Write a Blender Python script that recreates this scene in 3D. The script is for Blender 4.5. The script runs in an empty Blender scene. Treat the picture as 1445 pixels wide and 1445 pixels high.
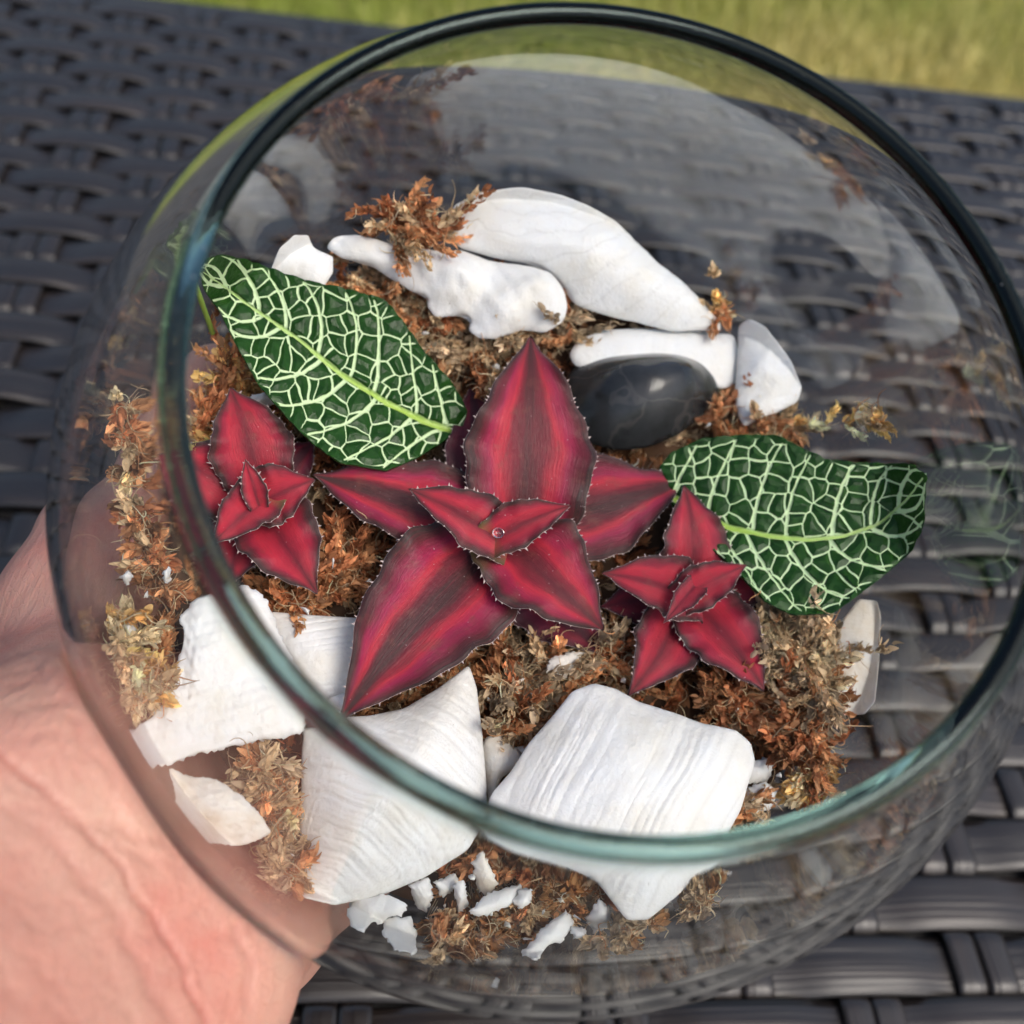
import bpy, math, random
import numpy as np
from mathutils import Matrix, Vector

rng = np.random.default_rng(7)
random.seed(7)
scene = bpy.context.scene

# ------------------------------------------------------------------ camera
FPX, CX = 1481.0, 722.5            # focal length and centre in photo pixels
PITCH, ROLL, HCAM = math.radians(48), math.radians(-12), 0.275
FW = np.array([0, math.cos(PITCH), -math.sin(PITCH)])
_R = np.array([1.0, 0, 0]); _D = np.cross(FW, _R)
RT = math.cos(ROLL) * _R + math.sin(ROLL) * _D
DN = -math.sin(ROLL) * _R + math.cos(ROLL) * _D
CAM = np.array([0, 0, HCAM])
cd = bpy.data.cameras.new('camera')
cam = bpy.data.objects.new('camera', cd)
scene.collection.objects.link(cam)
M = Matrix(((RT[0], -DN[0], -FW[0], CAM[0]), (RT[1], -DN[1], -FW[1], CAM[1]),
            (RT[2], -DN[2], -FW[2], CAM[2]), (0, 0, 0, 1)))
cam.matrix_world = M
cd.sensor_width = 36.0
cd.lens = 36.0 * FPX / 1445.0
cd.clip_start = 0.005
cd.clip_end = 500.0
cd.dof.use_dof = True
cd.dof.focus_distance = 0.184
cd.dof.aperture_fstop = 14.0
scene.camera = cam
scene.render.resolution_x = 1024
scene.render.resolution_y = 1024

# ------------------------------------------------------------------ sky, sun, exposure
SUN_EL, SUN_AZ = math.radians(54), math.radians(122)    # azimuth clockwise from +y
world = bpy.data.worlds.new('World')
scene.world = world
world.use_nodes = True
wn = world.node_tree
for n in list(wn.nodes): wn.nodes.remove(n)
sky = wn.nodes.new('ShaderNodeTexSky')
sky.sky_type = 'NISHITA'
sky.sun_disc = False
sky.sun_elevation = SUN_EL
sky.sun_rotation = SUN_AZ
sky.air_density = 1.0
sky.dust_density = 4.0
sky.ozone_density = 1.0
bg = wn.nodes.new('ShaderNodeBackground')
bg.inputs['Strength'].default_value = 0.105
wo = wn.nodes.new('ShaderNodeOutputWorld')
wn.links.new(sky.outputs[0], bg.inputs['Color'])
wn.links.new(bg.outputs[0], wo.inputs['Surface'])
sd = bpy.data.lights.new('sun', 'SUN')
sd.energy = 1.15
sd.angle = math.radians(32)
sd.color = (1.0, 0.96, 0.9)
sun = bpy.data.objects.new('sun', sd)
scene.collection.objects.link(sun)
sv = Vector((math.sin(SUN_AZ) * math.cos(SUN_EL), math.cos(SUN_AZ) * math.cos(SUN_EL), math.sin(SUN_EL)))
sun.rotation_euler = sv.to_track_quat('Z', 'Y').to_euler()
sun.location = (0.6, 0.6, 1.2)
scene.view_settings.view_transform = 'Standard'
scene.view_settings.look = 'None'
scene.view_settings.gamma = 1.0
scene.view_settings.exposure = 0.70
scene.view_settings.use_curve_mapping = False
try:
    scene.cycles.max_bounces = 32
    scene.cycles.transmission_bounces = 28
    scene.cycles.transparent_max_bounces = 16
    scene.cycles.glossy_bounces = 5
    scene.cycles.diffuse_bounces = 4
    scene.cycles.caustics_refractive = True
    scene.cycles.caustics_reflective = True
    scene.cycles.blur_glossy = 0.0
    scene.cycles.sample_clamp_indirect = 8.0
except Exception:
    pass

# ------------------------------------------------------------------ geometry of the view (cm, camera frame: x right, y down, z forward)
D0 = 18.185
C0 = np.array([.0325, .002, 1.0]); C0 = C0 / np.linalg.norm(C0) * D0     # bowl centre
AX = np.array([.1808, -.3029, 0]); AX[2] = -math.sqrt(1 - AX @ AX)        # bowl axis
BX = np.array([1.0, 0, 0]); BX -= AX * (BX @ AX); BX /= np.linalg.norm(BX)
BY = np.cross(AX, BX)
RO, RI, RIM_H, RIM_A = 7.93, 7.77, 5.56, 5.54
RCAM = np.stack([RT, DN, FW], 1)                                          # camera -> world

def c2w(p):
    p = np.asarray(p, float)
    return (p @ RCAM.T) * 0.01 + CAM
def dir2w(d):
    return np.asarray(d, float) @ RCAM.T
def ray(px, py):
    px = np.asarray(px, float); py = np.asarray(py, float)
    d = np.stack([(px - CX) / FPX, (py - CX) / FPX, np.ones_like(px)], -1)
    return d / np.linalg.norm(d, axis=-1, keepdims=True)
def b2c(b):                                                               # bowl local -> camera frame
    b = np.asarray(b, float)
    return C0 + b[..., 0:1] * BX + b[..., 1:2] * BY + b[..., 2:3] * AX
def c2b(p):
    q = p - C0
    return np.stack([q @ BX, q @ BY, q @ AX], -1)
def b2w(b): return c2w(b2c(b))
def sphere_far(d, R):
    b = d @ C0
    q = b * b - (C0 @ C0 - R * R)
    return b + np.sqrt(np.maximum(q, 0))
def P(px, py, z, R=7.5):
    """camera-frame point where a pixel's ray meets the bowl-local height z, kept inside radius R"""
    px = np.asarray(px, float); py = np.asarray(py, float)
    d = ray(px, py)
    z = np.broadcast_to(np.asarray(z, float), px.shape)
    num = (C0 @ AX) + z
    t = num / (d @ AX)
    far = sphere_far(d, R)
    t = np.minimum(t, far)
    p = d * t[..., None]
    q = p - C0
    L = np.linalg.norm(q, axis=-1, keepdims=True)
    return C0 + q * np.minimum(1, R / np.maximum(L, 1e-6))

def smooth_noise(p, seed=0, octaves=3):
    """cheap sum-of-sines noise on (...,3) points, about -1..1"""
    r = np.random.default_rng(seed)
    out = np.zeros(p.shape[:-1]); amp = 1.0; tot = 0
    for o in range(octaves):
        for k in range(4):
            w = r.normal(size=3) * (2.0 ** o); ph = r.uniform(0, 6.28)
            out += amp * np.sin(p @ w + ph) * .5
        tot += amp; amp *= .5
    return out / tot

# ------------------------------------------------------------------ object helpers
COL = scene.collection
def mesh_from(name, V, Fc, smooth=True, attrs=None, cols=None):
    me = bpy.data.meshes.new(name)
    V = np.asarray(V, np.float32)
    groups = Fc if isinstance(Fc, list) else [Fc]
    nloops = sum(g.size for g in groups); nf = sum(len(g) for g in groups)
    me.vertices.add(len(V)); me.vertices.foreach_set('co', V.ravel())
    me.loops.add(nloops); me.polygons.add(nf)
    me.loops.foreach_set('vertex_index', np.concatenate([g.ravel() for g in groups]).astype(np.int32))
    st = []; o = 0
    for g in groups:
        st.append(o + np.arange(len(g)) * g.shape[1]); o += g.size
    me.polygons.foreach_set('loop_start', np.concatenate(st).astype(np.int32))
    me.update(calc_edges=True)
    me.polygons.foreach_set('use_smooth', np.full(nf, smooth))
    if attrs:
        for k, a in attrs.items():
            at = me.attributes.new(k, 'FLOAT', 'POINT'); at.data.foreach_set('value', np.asarray(a, np.float32).ravel())
    if cols:
        for k, a in cols.items():
            at = me.attributes.new(k, 'FLOAT_COLOR', 'POINT')
            c = np.ones((len(V), 4), np.float32); c[:, :3] = a
            at.data.foreach_set('color', c.ravel())
    me.validate()
    return me
def link(name, me, mat=None, parent=None, loc=None):
    o = bpy.data.objects.new(name, me)
    COL.objects.link(o)
    if mat is not None and me is not None and len(me.materials) == 0: me.materials.append(mat)
    if parent is not None: o.parent = parent
    if loc is not None: o.location = loc
    return o
def tag(o, label=None, cat=None, group=None, kind=None):
    if label: o['label'] = label
    if cat: o['category'] = cat
    if group: o['group'] = group
    if kind: o['kind'] = kind
    return o
def add(name, Vw, Fc, mat, parent=None, smooth=True, attrs=None, cols=None):
    """mesh object from world vertices; origin at its own centre"""
    Vw = np.asarray(Vw, float)
    if parent is not None:
        org = np.array(parent.location); loc = None
    else:
        org = Vw.mean(0); loc = tuple(org)
    return link(name, mesh_from(name, Vw - org, Fc, smooth, attrs, cols), mat, parent, loc)
def empty(name, Pw):
    o = bpy.data.objects.new(name, None); COL.objects.link(o); o.location = tuple(Pw); o.empty_display_size = .01
    return o
def grid_faces(nu, nv, wrap_u=False, wrap_v=False, flip=False):
    i = np.arange(nu if wrap_u else nu - 1)[:, None]; j = np.arange(nv if wrap_v else nv - 1)[None, :]
    i2 = (i + 1) % nu; j2 = (j + 1) % nv
    i, j, i2, j2 = np.broadcast_arrays(i, j, i2, j2)
    f = np.stack([i * nv + j, i2 * nv + j, i2 * nv + j2, i * nv + j2], -1).reshape(-1, 4)
    return f[:, ::-1] if flip else f

# ------------------------------------------------------------------ materials
class NT:
    def __init__(s, name):
        s.m = bpy.data.materials.new(name); s.m.use_nodes = True
        s.t = s.m.node_tree
        for n in list(s.t.nodes): s.t.nodes.remove(n)
        s.out = s.n('ShaderNodeOutputMaterial')
    def n(s, k, **kw):
        x = s.t.nodes.new(k)
        for a, v in kw.items():
            if a in x.inputs: x.inputs[a].default_value = v
            else: setattr(x, a, v)
        return x
    def l(s, a, b): s.t.links.new(a, b)
    def bsdf(s, **kw):
        b = s.n('ShaderNodeBsdfPrincipled')
        for k, v in kw.items(): b.inputs[k.replace('_', ' ')].default_value = v
        s.l(b.outputs[0], s.out.inputs['Surface']); return b
    def coord(s, sc=(1, 1, 1), kind='Object'):
        tc = s.n('ShaderNodeTexCoord'); mp = s.n('ShaderNodeMapping'); mp.inputs['Scale'].default_value = sc
        s.l(tc.outputs[kind], mp.inputs[0]); return mp.outputs[0]
    def noise(s, vec, scale, detail=4, rough=.55):
        x = s.n('ShaderNodeTexNoise'); x.inputs['Scale'].default_value = scale; x.inputs['Detail'].default_value = detail
        x.inputs['Roughness'].default_value = rough
        if vec is not None: s.l(vec, x.inputs['Vector'])
        return x.outputs['Fac']
    def ramp(s, fac, stops):
        r = s.n('ShaderNodeValToRGB'); e = r.color_ramp.elements
        while len(e) < len(stops): e.new(.5)
        for k, (p, c) in enumerate(stops):
            e[k].position = p; e[k].color = tuple(c) + (1,) if len(c) == 3 else c
        s.l(fac, r.inputs[0]); return r.outputs[0]
    def attr(s, name, out='Fac'):
        a = s.n('ShaderNodeAttribute'); a.attribute_name = name; return a.outputs[out]
    def math(s, op, a, b=None, c=None):
        x = s.n('ShaderNodeMath'); x.operation = op
        for i, v in enumerate((a, b, c)):
            if v is None: continue
            if isinstance(v, (int, float)): x.inputs[i].default_value = v
            else: s.l(v, x.inputs[i])
        return x.outputs[0]
    def mix(s, fac, a, b, mode='MIX'):
        x = s.n('ShaderNodeMix'); x.data_type = 'RGBA'; x.blend_type = mode
        for i, v in ((0, fac), (6, a), (7, b)):
            if isinstance(v, (int, float)): x.inputs[i].default_value = v
            elif isinstance(v, tuple): x.inputs[i].default_value = v + (1,) if len(v) == 3 else v
            else: s.l(v, x.inputs[i])
        return x.outputs[2]
    def bump(s, h, strength, dist, b, normal=None):
        x = s.n('ShaderNodeBump'); x.inputs['Strength'].default_value = strength; x.inputs['Distance'].default_value = dist
        s.l(h, x.inputs['Height'])
        if normal is not None: s.l(normal, x.inputs['Normal'])
        s.l(x.outputs[0], b.inputs['Normal']); return x.outputs[0]

def mat_wicker():
    t = NT('wicker'); b = t.bsdf(Roughness=.42, Specular_IOR_Level=.75)
    u, v = t.attr('u'), t.attr('v')
    oi = t.n('ShaderNodeObjectInfo')
    cmb = t.n('ShaderNodeCombineXYZ')
    t.l(t.math('MULTIPLY', u, 6.0), cmb.inputs[0]); t.l(t.math('MULTIPLY', v, 900.0), cmb.inputs[1])
    t.l(t.math('MULTIPLY', oi.outputs['Random'], 77.0), cmb.inputs[2])
    st = t.noise(cmb.outputs[0], 1.0, 3, .6)
    cm2 = t.n('ShaderNodeCombineXYZ')
    t.l(t.math('MULTIPLY', u, 14.0), cm2.inputs[0]); t.l(t.math('MULTIPLY', v, 160.0), cm2.inputs[1])
    t.l(t.math('MULTIPLY', oi.outputs['Random'], 31.0), cm2.inputs[2])
    st2 = t.noise(cm2.outputs[0], 1.0, 2, .5)
    c1 = t.ramp(st2, [(.3, (.005, .004, .004)), (.55, (.012, .0085, .007)), (.75, (.030, .020, .015))])
    c2 = t.mix(t.math('MULTIPLY', st, .5), c1, (.032, .026, .024))
    t.l(c2, b.inputs['Base Color'])
    t.l(t.math('MULTIPLY_ADD', st, .30, .24), b.inputs['Roughness'])
    t.bump(t.math('ADD', st, t.math('MULTIPLY', st2, 1.5)), .6, .0006, b)
    return t.m
def mat_plain(name, col, rough=.6, **kw):
    t = NT(name); b = t.bsdf(Roughness=rough, **kw)
    n = t.noise(t.coord(), 60, 4)
    c = t.mix(n, tuple(x * .75 for x in col), tuple(min(1, x * 1.2) for x in col))
    t.l(c, b.inputs['Base Color']); return t.m
def mat_glass():
    t = NT('clear_glass')
    g = t.n('ShaderNodeBsdfGlass'); g.inputs['IOR'].default_value = 1.5; g.inputs['Roughness'].default_value = 0.0
    t.l(t.mix(t.attr('rim'), (.985, .995, .99), (.22, .40, .38)), g.inputs['Color'])
    d = t.n('ShaderNodeBsdfDiffuse'); d.inputs['Color'].default_value = (.7, .72, .74, 1)
    mx = t.n('ShaderNodeMixShader')
    co = t.coord()
    sp = t.noise(co, 1400, 2, .5); pa = t.noise(co, 38, 3, .6)
    m1 = t.ramp(sp, [(.70, (0, 0, 0)), (.76, (1, 1, 1))]); m2 = t.ramp(pa, [(.56, (0, 0, 0)), (.70, (1, 1, 1))])
    t.l(t.math('MULTIPLY', t.math('MULTIPLY', m1, m2), .45), mx.inputs[0])
    t.l(g.outputs[0], mx.inputs[1]); t.l(d.outputs[0], mx.inputs[2])
    t.l(mx.outputs[0], t.out.inputs['Surface'])
    return t.m
def mat_shell(name='white_shell', base=(.72, .725, .725), warm=(.71, .685, .63), rough=.55, sc=120):
    t = NT(name); b = t.bsdf(Roughness=rough)
    co = t.coord()
    n = t.noise(co, sc, 5, .6)
    n2 = t.noise(co, sc * 9, 3, .6)
    c = t.ramp(n, [(.35, base), (.72, warm)])
    sp = t.ramp(n2, [(.22, (.45, .42, .38)), (.27, (1, 1, 1))])
    c = t.mix(1.0, c, sp, 'MULTIPLY')
    stn = t.ramp(t.noise(co, sc * .45, 5, .7), [(.50, (1, 1, 1)), (.74, (.87, .85, .81))])
    c = t.mix(1.0, c, stn, 'MULTIPLY')
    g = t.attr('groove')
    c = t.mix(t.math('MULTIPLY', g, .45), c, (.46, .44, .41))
    t.l(c, b.inputs['Base Color'])
    b.inputs['Subsurface Weight'].default_value = .12
    b.inputs['Subsurface Radius'].default_value = (.002, .0016, .0013)
    h = t.math('ADD', t.math('MULTIPLY', n2, .4), n)
    t.bump(h, .6, .0007, b)
    return t.m
def mat_bromeliad():
    t = NT('earth_star_leaf'); b = t.bsdf(Roughness=.36, Specular_IOR_Level=.3)
    s, tt, dk = t.attr('s'), t.attr('t'), t.attr('dark')
    rnd = t.attr('rnd')
    cmb = t.n('ShaderNodeCombineXYZ')
    t.l(t.math('MULTIPLY', s, 3.0), cmb.inputs[0]); t.l(t.math('MULTIPLY', tt, 3.2), cmb.inputs[1]); t.l(t.math('MULTIPLY', rnd, 40.0), cmb.inputs[2])
    st = t.noise(cmb.outputs[0], 1.0, 4, .6)
    fine = t.n('ShaderNodeCombineXYZ')
    t.l(t.math('MULTIPLY', s, 6.0), fine.inputs[0]); t.l(t.math('MULTIPLY', tt, 60.0), fine.inputs[1]); t.l(t.math('MULTIPLY', rnd, 11.0), fine.inputs[2])
    sf = t.noise(fine.outputs[0], 1.0, 3, .6)
    a = t.math('ABSOLUTE', tt)
    a = t.math('ADD', a, t.math('MULTIPLY_ADD', st, .48, -.24))
    DK = (.050, .018, .018); RED = (.44, .021, .040); MAG = (.28, .012, .055); EDG = (.040, .024, .022)
    c = t.ramp(a, [(.09, DK), (.25, (.12, .010, .019)), (.41, RED), (.60, MAG), (.80, (.09, .014, .020)), (.93, EDG)])
    cB = t.ramp(a, [(.0, (.16, .008, .020)), (.22, (.38, .016, .036)), (.48, RED), (.74, (.22, .014, .03)), (.93, EDG)])
    c = t.mix(t.attr('soft'), c, cB)
    # olive base near the heart of the rosette
    ol = t.ramp(s, [(.0, (1, 1, 1)), (.20, (0, 0, 0))])
    c = t.mix(t.math('MULTIPLY', ol, t.attr('olive')), c, (.22, .16, .05))
    c = t.mix(t.ramp(sf, [(.45, (0, 0, 0)), (.80, (.55, .55, .55))]), c, (.17, .018, .035))
    blot = t.noise(t.coord(), 260, 4, .65)
    c = t.mix(t.ramp(blot, [(.56, (0, 0, 0)), (.74, (.55, .55, .55))]), c, (.16, .05, .04))
    tip = t.ramp(s, [(.80, (0, 0, 0)), (1.0, (1, 1, 1))])
    c = t.mix(t.math('MULTIPLY', tip, .8), c, EDG)
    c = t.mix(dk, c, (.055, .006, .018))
    co = t.coord()
    sp = t.ramp(t.noise(co, 1500, 2, .5), [(.745, (0, 0, 0)), (.77, (1, 1, 1))])
    c = t.mix(t.math('MULTIPLY', sp, .5), c, (.6, .5, .5))
    t.l(c, b.inputs['Base Color'])
    t.l(t.math('MULTIPLY_ADD', sf, .25, .27), b.inputs['Roughness'])
    b.inputs['Sheen Weight'].default_value = .08
    t.bump(t.math('ADD', sf, t.math('MULTIPLY', t.noise(co, 900, 3), .5)), .45, .0006, b)
    return t.m
def mat_fittonia():
    t = NT('net_vein_leaf'); b = t.bsdf(Roughness=.30, Specular_IOR_Level=.22)
    v, mid = t.attr('vein'), t.attr('mid')
    co = t.coord()
    n = t.noise(co, 350, 4, .6)
    g = t.ramp(n, [(.3, (.007, .034, .005)), (.6, (.014, .058, .008)), (.8, (.032, .085, .014))])
    vc = t.mix(mid, (.52, .66, .38), (.32, .47, .08))
    vm = t.ramp(v, [(.35, (0, 0, 0)), (.62, (1, 1, 1))])
    c = t.mix(vm, g, vc)
    t.l(c, b.inputs['Base Color'])
    b.inputs['Subsurface Weight'].default_value = .05
    b.inputs['Subsurface Radius'].default_value = (.001, .002, .0005)
    t.bump(t.noise(co, 900, 3), .35, .0006, b)
    return t.m
def mat_moss():
    t = NT('dried_moss'); 
    c = t.attr('Col', 'Color')
    co = t.coord(); n = t.noise(co, 900, 3)
    c2 = t.mix(t.math('MULTIPLY', n, .25), c, (.16, .08, .03))
    b = t.n('ShaderNodeBsdfPrincipled'); b.inputs['Roughness'].default_value = .75
    t.l(c2, b.inputs['Base Color'])
    tr = t.n('ShaderNodeBsdfTranslucent'); t.l(c, tr.inputs['Color'])
    mx = t.n('ShaderNodeMixShader'); mx.inputs[0].default_value = .25
    t.l(b.outputs[0], mx.inputs[1]); t.l(tr.outputs[0], mx.inputs[2]); t.l(mx.outputs[0], t.out.inputs['Surface'])
    return t.m
def mat_skin():
    t = NT('skin'); b = t.bsdf(Roughness=.48)
    co = t.coord()
    big = t.noise(co, 45, 4, .6); mid = t.noise(co, 160, 4, .6)
    c = t.ramp(big, [(.30, (.53, .30, .225)), (.50, (.55, .25, .19)), (.68, (.54, .165, .125))])
    c = t.mix(t.math('MULTIPLY', mid, .35), c, (.58, .35, .26))
    cr = t.attr('crease')
    c = t.mix(t.math('MULTIPLY', cr, .55), c, (.30, .07, .055))
    t.l(c, b.inputs['Base Color'])
    b.inputs['Subsurface Weight'].default_value = .25
    b.inputs['Subsurface Radius'].default_value = (.005, .0018, .0010)
    vor = t.n('ShaderNodeTexVoronoi'); vor.feature = 'DISTANCE_TO_EDGE'; vor.inputs['Scale'].default_value = 950
    dist = t.n('ShaderNodeMapping'); dist.inputs['Rotation'].default_value = (.4, .3, .9); dist.inputs['Scale'].default_value = (1, .45, 1)
    t.l(co, dist.inputs[0]); t.l(dist.outputs[0], vor.inputs['Vector'])
    h1 = t.math('MINIMUM', vor.outputs['Distance'], .12)
    w1 = t.n('ShaderNodeTexNoise'); w1.inputs['Scale'].default_value = 1.0; w1.inputs['Detail'].default_value = 3
    mp = t.n('ShaderNodeMapping'); mp.inputs['Rotation'].default_value = (.2, .5, .75); mp.inputs['Scale'].default_value = (700, 110, 300)
    t.l(co, mp.inputs[0]); t.l(mp.outputs[0], w1.inputs['Vector'])
    h = t.math('ADD', t.math('MULTIPLY', h1, 1.2), t.math('MULTIPLY', w1.outputs['Fac'], 1.0))
    nb = t.bump(h, .55, .0008, b)
    t.l(t.math('MULTIPLY_ADD', mid, .2, .36), b.inputs['Roughness'])
    return t.m
def mat_pebble():
    t = NT('black_pebble'); b = t.bsdf(Roughness=.30)
    co = t.coord()
    n = t.noise(co, 80, 5, .6); n2 = t.noise(co, 700, 3)
    vo = t.n('ShaderNodeTexVoronoi'); vo.feature = 'DISTANCE_TO_EDGE'; vo.inputs['Scale'].default_value = 48
    mp = t.n('ShaderNodeMapping'); mp.inputs['Rotation'].default_value = (.3, .2, .5); mp.inputs['Scale'].default_value = (.5, 1.6, 1)
    wv_ = t.n('ShaderNodeVectorMath'); wv_.operation = 'ADD'
    nv_ = t.n('ShaderNodeTexNoise'); nv_.inputs['Scale'].default_value = 120; sc_ = t.n('ShaderNodeVectorMath'); sc_.operation = 'SCALE'; sc_.inputs['Scale'].default_value = .008
    t.l(co, nv_.inputs['Vector']); t.l(nv_.outputs['Color'], sc_.inputs[0]); t.l(co, wv_.inputs[0]); t.l(sc_.outputs[0], wv_.inputs[1])
    t.l(wv_.outputs[0], mp.inputs[0]); t.l(mp.outputs[0], vo.inputs['Vector'])
    c = t.ramp(n, [(.3, (.012, .013, .014)), (.7, (.040, .042, .045))])
    ln = t.math('MULTIPLY', t.ramp(vo.outputs['Distance'], [(.004, (1, 1, 1)), (.016, (0, 0, 0))]), n)
    c = t.mix(t.math('MULTIPLY', ln, .3), c, (.16, .15, .13))
    t.l(c, b.inputs['Base Color'])
    t.l(t.math('MULTIPLY_ADD', n, .22, .10), b.inputs['Roughness'])
    t.bump(n2, .12, .0003, b)
    return t.m
def mat_grass():
    t = NT('grass_blade'); c = t.attr('Col', 'Color')
    b = t.n('ShaderNodeBsdfPrincipled'); b.inputs['Roughness'].default_value = .6; t.l(c, b.inputs['Base Color'])
    tr = t.n('ShaderNodeBsdfTranslucent'); t.l(c, tr.inputs['Color'])
    mx = t.n('ShaderNodeMixShader'); mx.inputs[0].default_value = .35
    t.l(b.outputs[0], mx.inputs[1]); t.l(tr.outputs[0], mx.inputs[2]); t.l(mx.outputs[0], t.out.inputs['Surface'])
    return t.m
def mat_lawn():
    t = NT('lawn'); b = t.bsdf(Roughness=.9)
    co = t.coord()
    n = t.noise(co, 3.0, 4, .6); n2 = t.noise(co, 90, 3)
    c = t.ramp(n, [(.35, (.16, .21, .032)), (.55, (.22, .23, .05)), (.7, (.34, .28, .10))])
    c = t.mix(t.math('MULTIPLY', n2, .5), c, (.10, .14, .022))
    t.l(c, b.inputs['Base Color']); t.bump(n2, .6, .02, b); return t.m

MAT = dict(wicker=mat_wicker(), board=mat_plain('dark_board', (.02, .019, .02), .8), glass=mat_glass(), shell=mat_shell(),
           shell_warm=mat_shell('ivory_shell', (.76, .74, .69), (.66, .58, .47), .5, 160),
           brom=mat_bromeliad(), fit=mat_fittonia(), moss=mat_moss(), skin=mat_skin(), pebble=mat_pebble(),
           blade=mat_grass(), lawn=mat_lawn(), spine=mat_plain('leaf_spine', (.50, .40, .38), .5),
           stem=mat_plain('green_stem', (.20, .30, .05), .5))
tw = NT('water_drop'); gw = tw.n('ShaderNodeBsdfGlass'); gw.inputs['IOR'].default_value = 1.33; gw.inputs['Roughness'].default_value = 0
tw.l(gw.outputs[0], tw.out.inputs['Surface']); MAT['water'] = tw.m

# ------------------------------------------------------------------ lawn
GZ = -0.46
n = 41
gx = np.concatenate([np.linspace(-200, -4, 6), np.linspace(-3.5, 3.5, 29), np.linspace(4, 200, 6)])
X, Y = np.meshgrid(gx, gx, indexing='ij')
Vg = np.stack([X, Y, GZ + .012 * np.sin(3.1 * X) * np.cos(2.3 * Y)], -1).reshape(-1, 3)
lawn = link('lawn', mesh_from('lawn', Vg, grid_faces(n, n)), MAT['lawn']); tag(lawn, kind='structure')

NB = 90000
bx = rng.uniform(-1.0, 2.0, NB); by = rng.uniform(1.05, 3.2, NB) + bx * .21
hgt = rng.uniform(.025, .065, NB); az = rng.uniform(0, 6.283, NB); lean = rng.uniform(.1, .9, NB)
wv = np.stack([np.cos(az), np.sin(az), 0 * az], -1) * rng.uniform(.0012, .0024, NB)[:, None]
ld = np.stack([-np.sin(az), np.cos(az), 0 * az], -1) * (lean * hgt)[:, None]
b0 = np.stack([bx, by, np.full(NB, GZ - .005)], -1)
up = np.array([0, 0, 1.0]) * hgt[:, None]
Vb = np.stack([b0 - wv, b0 + wv, b0 + up * .6 + ld * .35 - wv * .8, b0 + up * .6 + ld * .35 + wv * .8, b0 + up + ld], 1).reshape(-1, 3)
k = np.arange(NB)[:, None] * 5
q4 = k + np.array([[0, 1, 3, 2]]); q3 = k + np.array([[2, 3, 4]])
pn = smooth_noise(np.stack([bx * 2.2, by * 2.2, 0 * bx], -1), 3)
mixv = np.clip(.45 + .75 * pn + .25 * (bx - .1) + rng.normal(0, .18, NB), 0, 1)[:, None]
cb = (1 - mixv) * np.array([.33, .40, .060]) + mixv * np.array([.68, .58, .22])
cb = np.repeat(cb * rng.uniform(.7, 1.25, (NB, 1)), 5, 0)
gr = link('grass', mesh_from('grass', Vb, [q4, q3], False, cols={'Col': cb}), MAT['blade'])
tag(gr, 'short yellow-green lawn grass beyond the wicker table', 'grass', kind='stuff')

# added unseen dark paving, replaces the green lawn reflection in the glass
def mat_added_paving():
    t = NT('added_paving_stone'); b = t.bsdf(Roughness=.85)
    n = t.noise(t.coord(), 6, 5); c = t.ramp(n, [(.3, (.055, .050, .046)), (.7, (.11, .10, .09))]); t.l(c, b.inputs['Base Color'])
    br = t.n('ShaderNodeTexBrick'); br.inputs['Scale'].default_value = 2.0; t.l(t.coord(), br.inputs['Vector']); t.bump(br.outputs['Fac'], .5, -.01, b)
    return t.m
_w = np.array([math.cos(math.radians(12)), math.sin(math.radians(12)), 0]); _n = np.array([-_w[1], _w[0], 0])
pv = []
for z in (GZ - .02, GZ + .03):
    for a, b_ in ((-30, -30), (30, -30), (30, .95), (-30, .95)): pv.append(_w * a + _n * b_ + np.array([0, 0, z]))
added_paving = link('added_paving', mesh_from('added_paving', np.array(pv), np.array([[3, 2, 1, 0], [4, 5, 6, 7], [0, 1, 5, 4], [1, 2, 6, 5], [2, 3, 7, 6], [3, 0, 4, 7]]), False), mat_added_paving()); tag(added_paving, kind='structure')
pv = []  # second added slab, out of view, keeps lawn green off the bowl's left shoulder
for z in (GZ - .02, GZ + .03):
    for a, b_ in ((-190, .952), (-1.15, .952), (-1.15, 190), (-190, 190)): pv.append(_w * a + _n * b_ + np.array([0, 0, z]))
added_paving2 = link('added_side_paving', mesh_from('added_side_paving', np.array(pv), np.array([[3, 2, 1, 0], [4, 5, 6, 7], [0, 1, 5, 4], [1, 2, 6, 5], [2, 3, 7, 6], [3, 0, 4, 7]]), False), bpy.data.materials['added_paving_stone']); tag(added_paving2, kind='structure')

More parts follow.
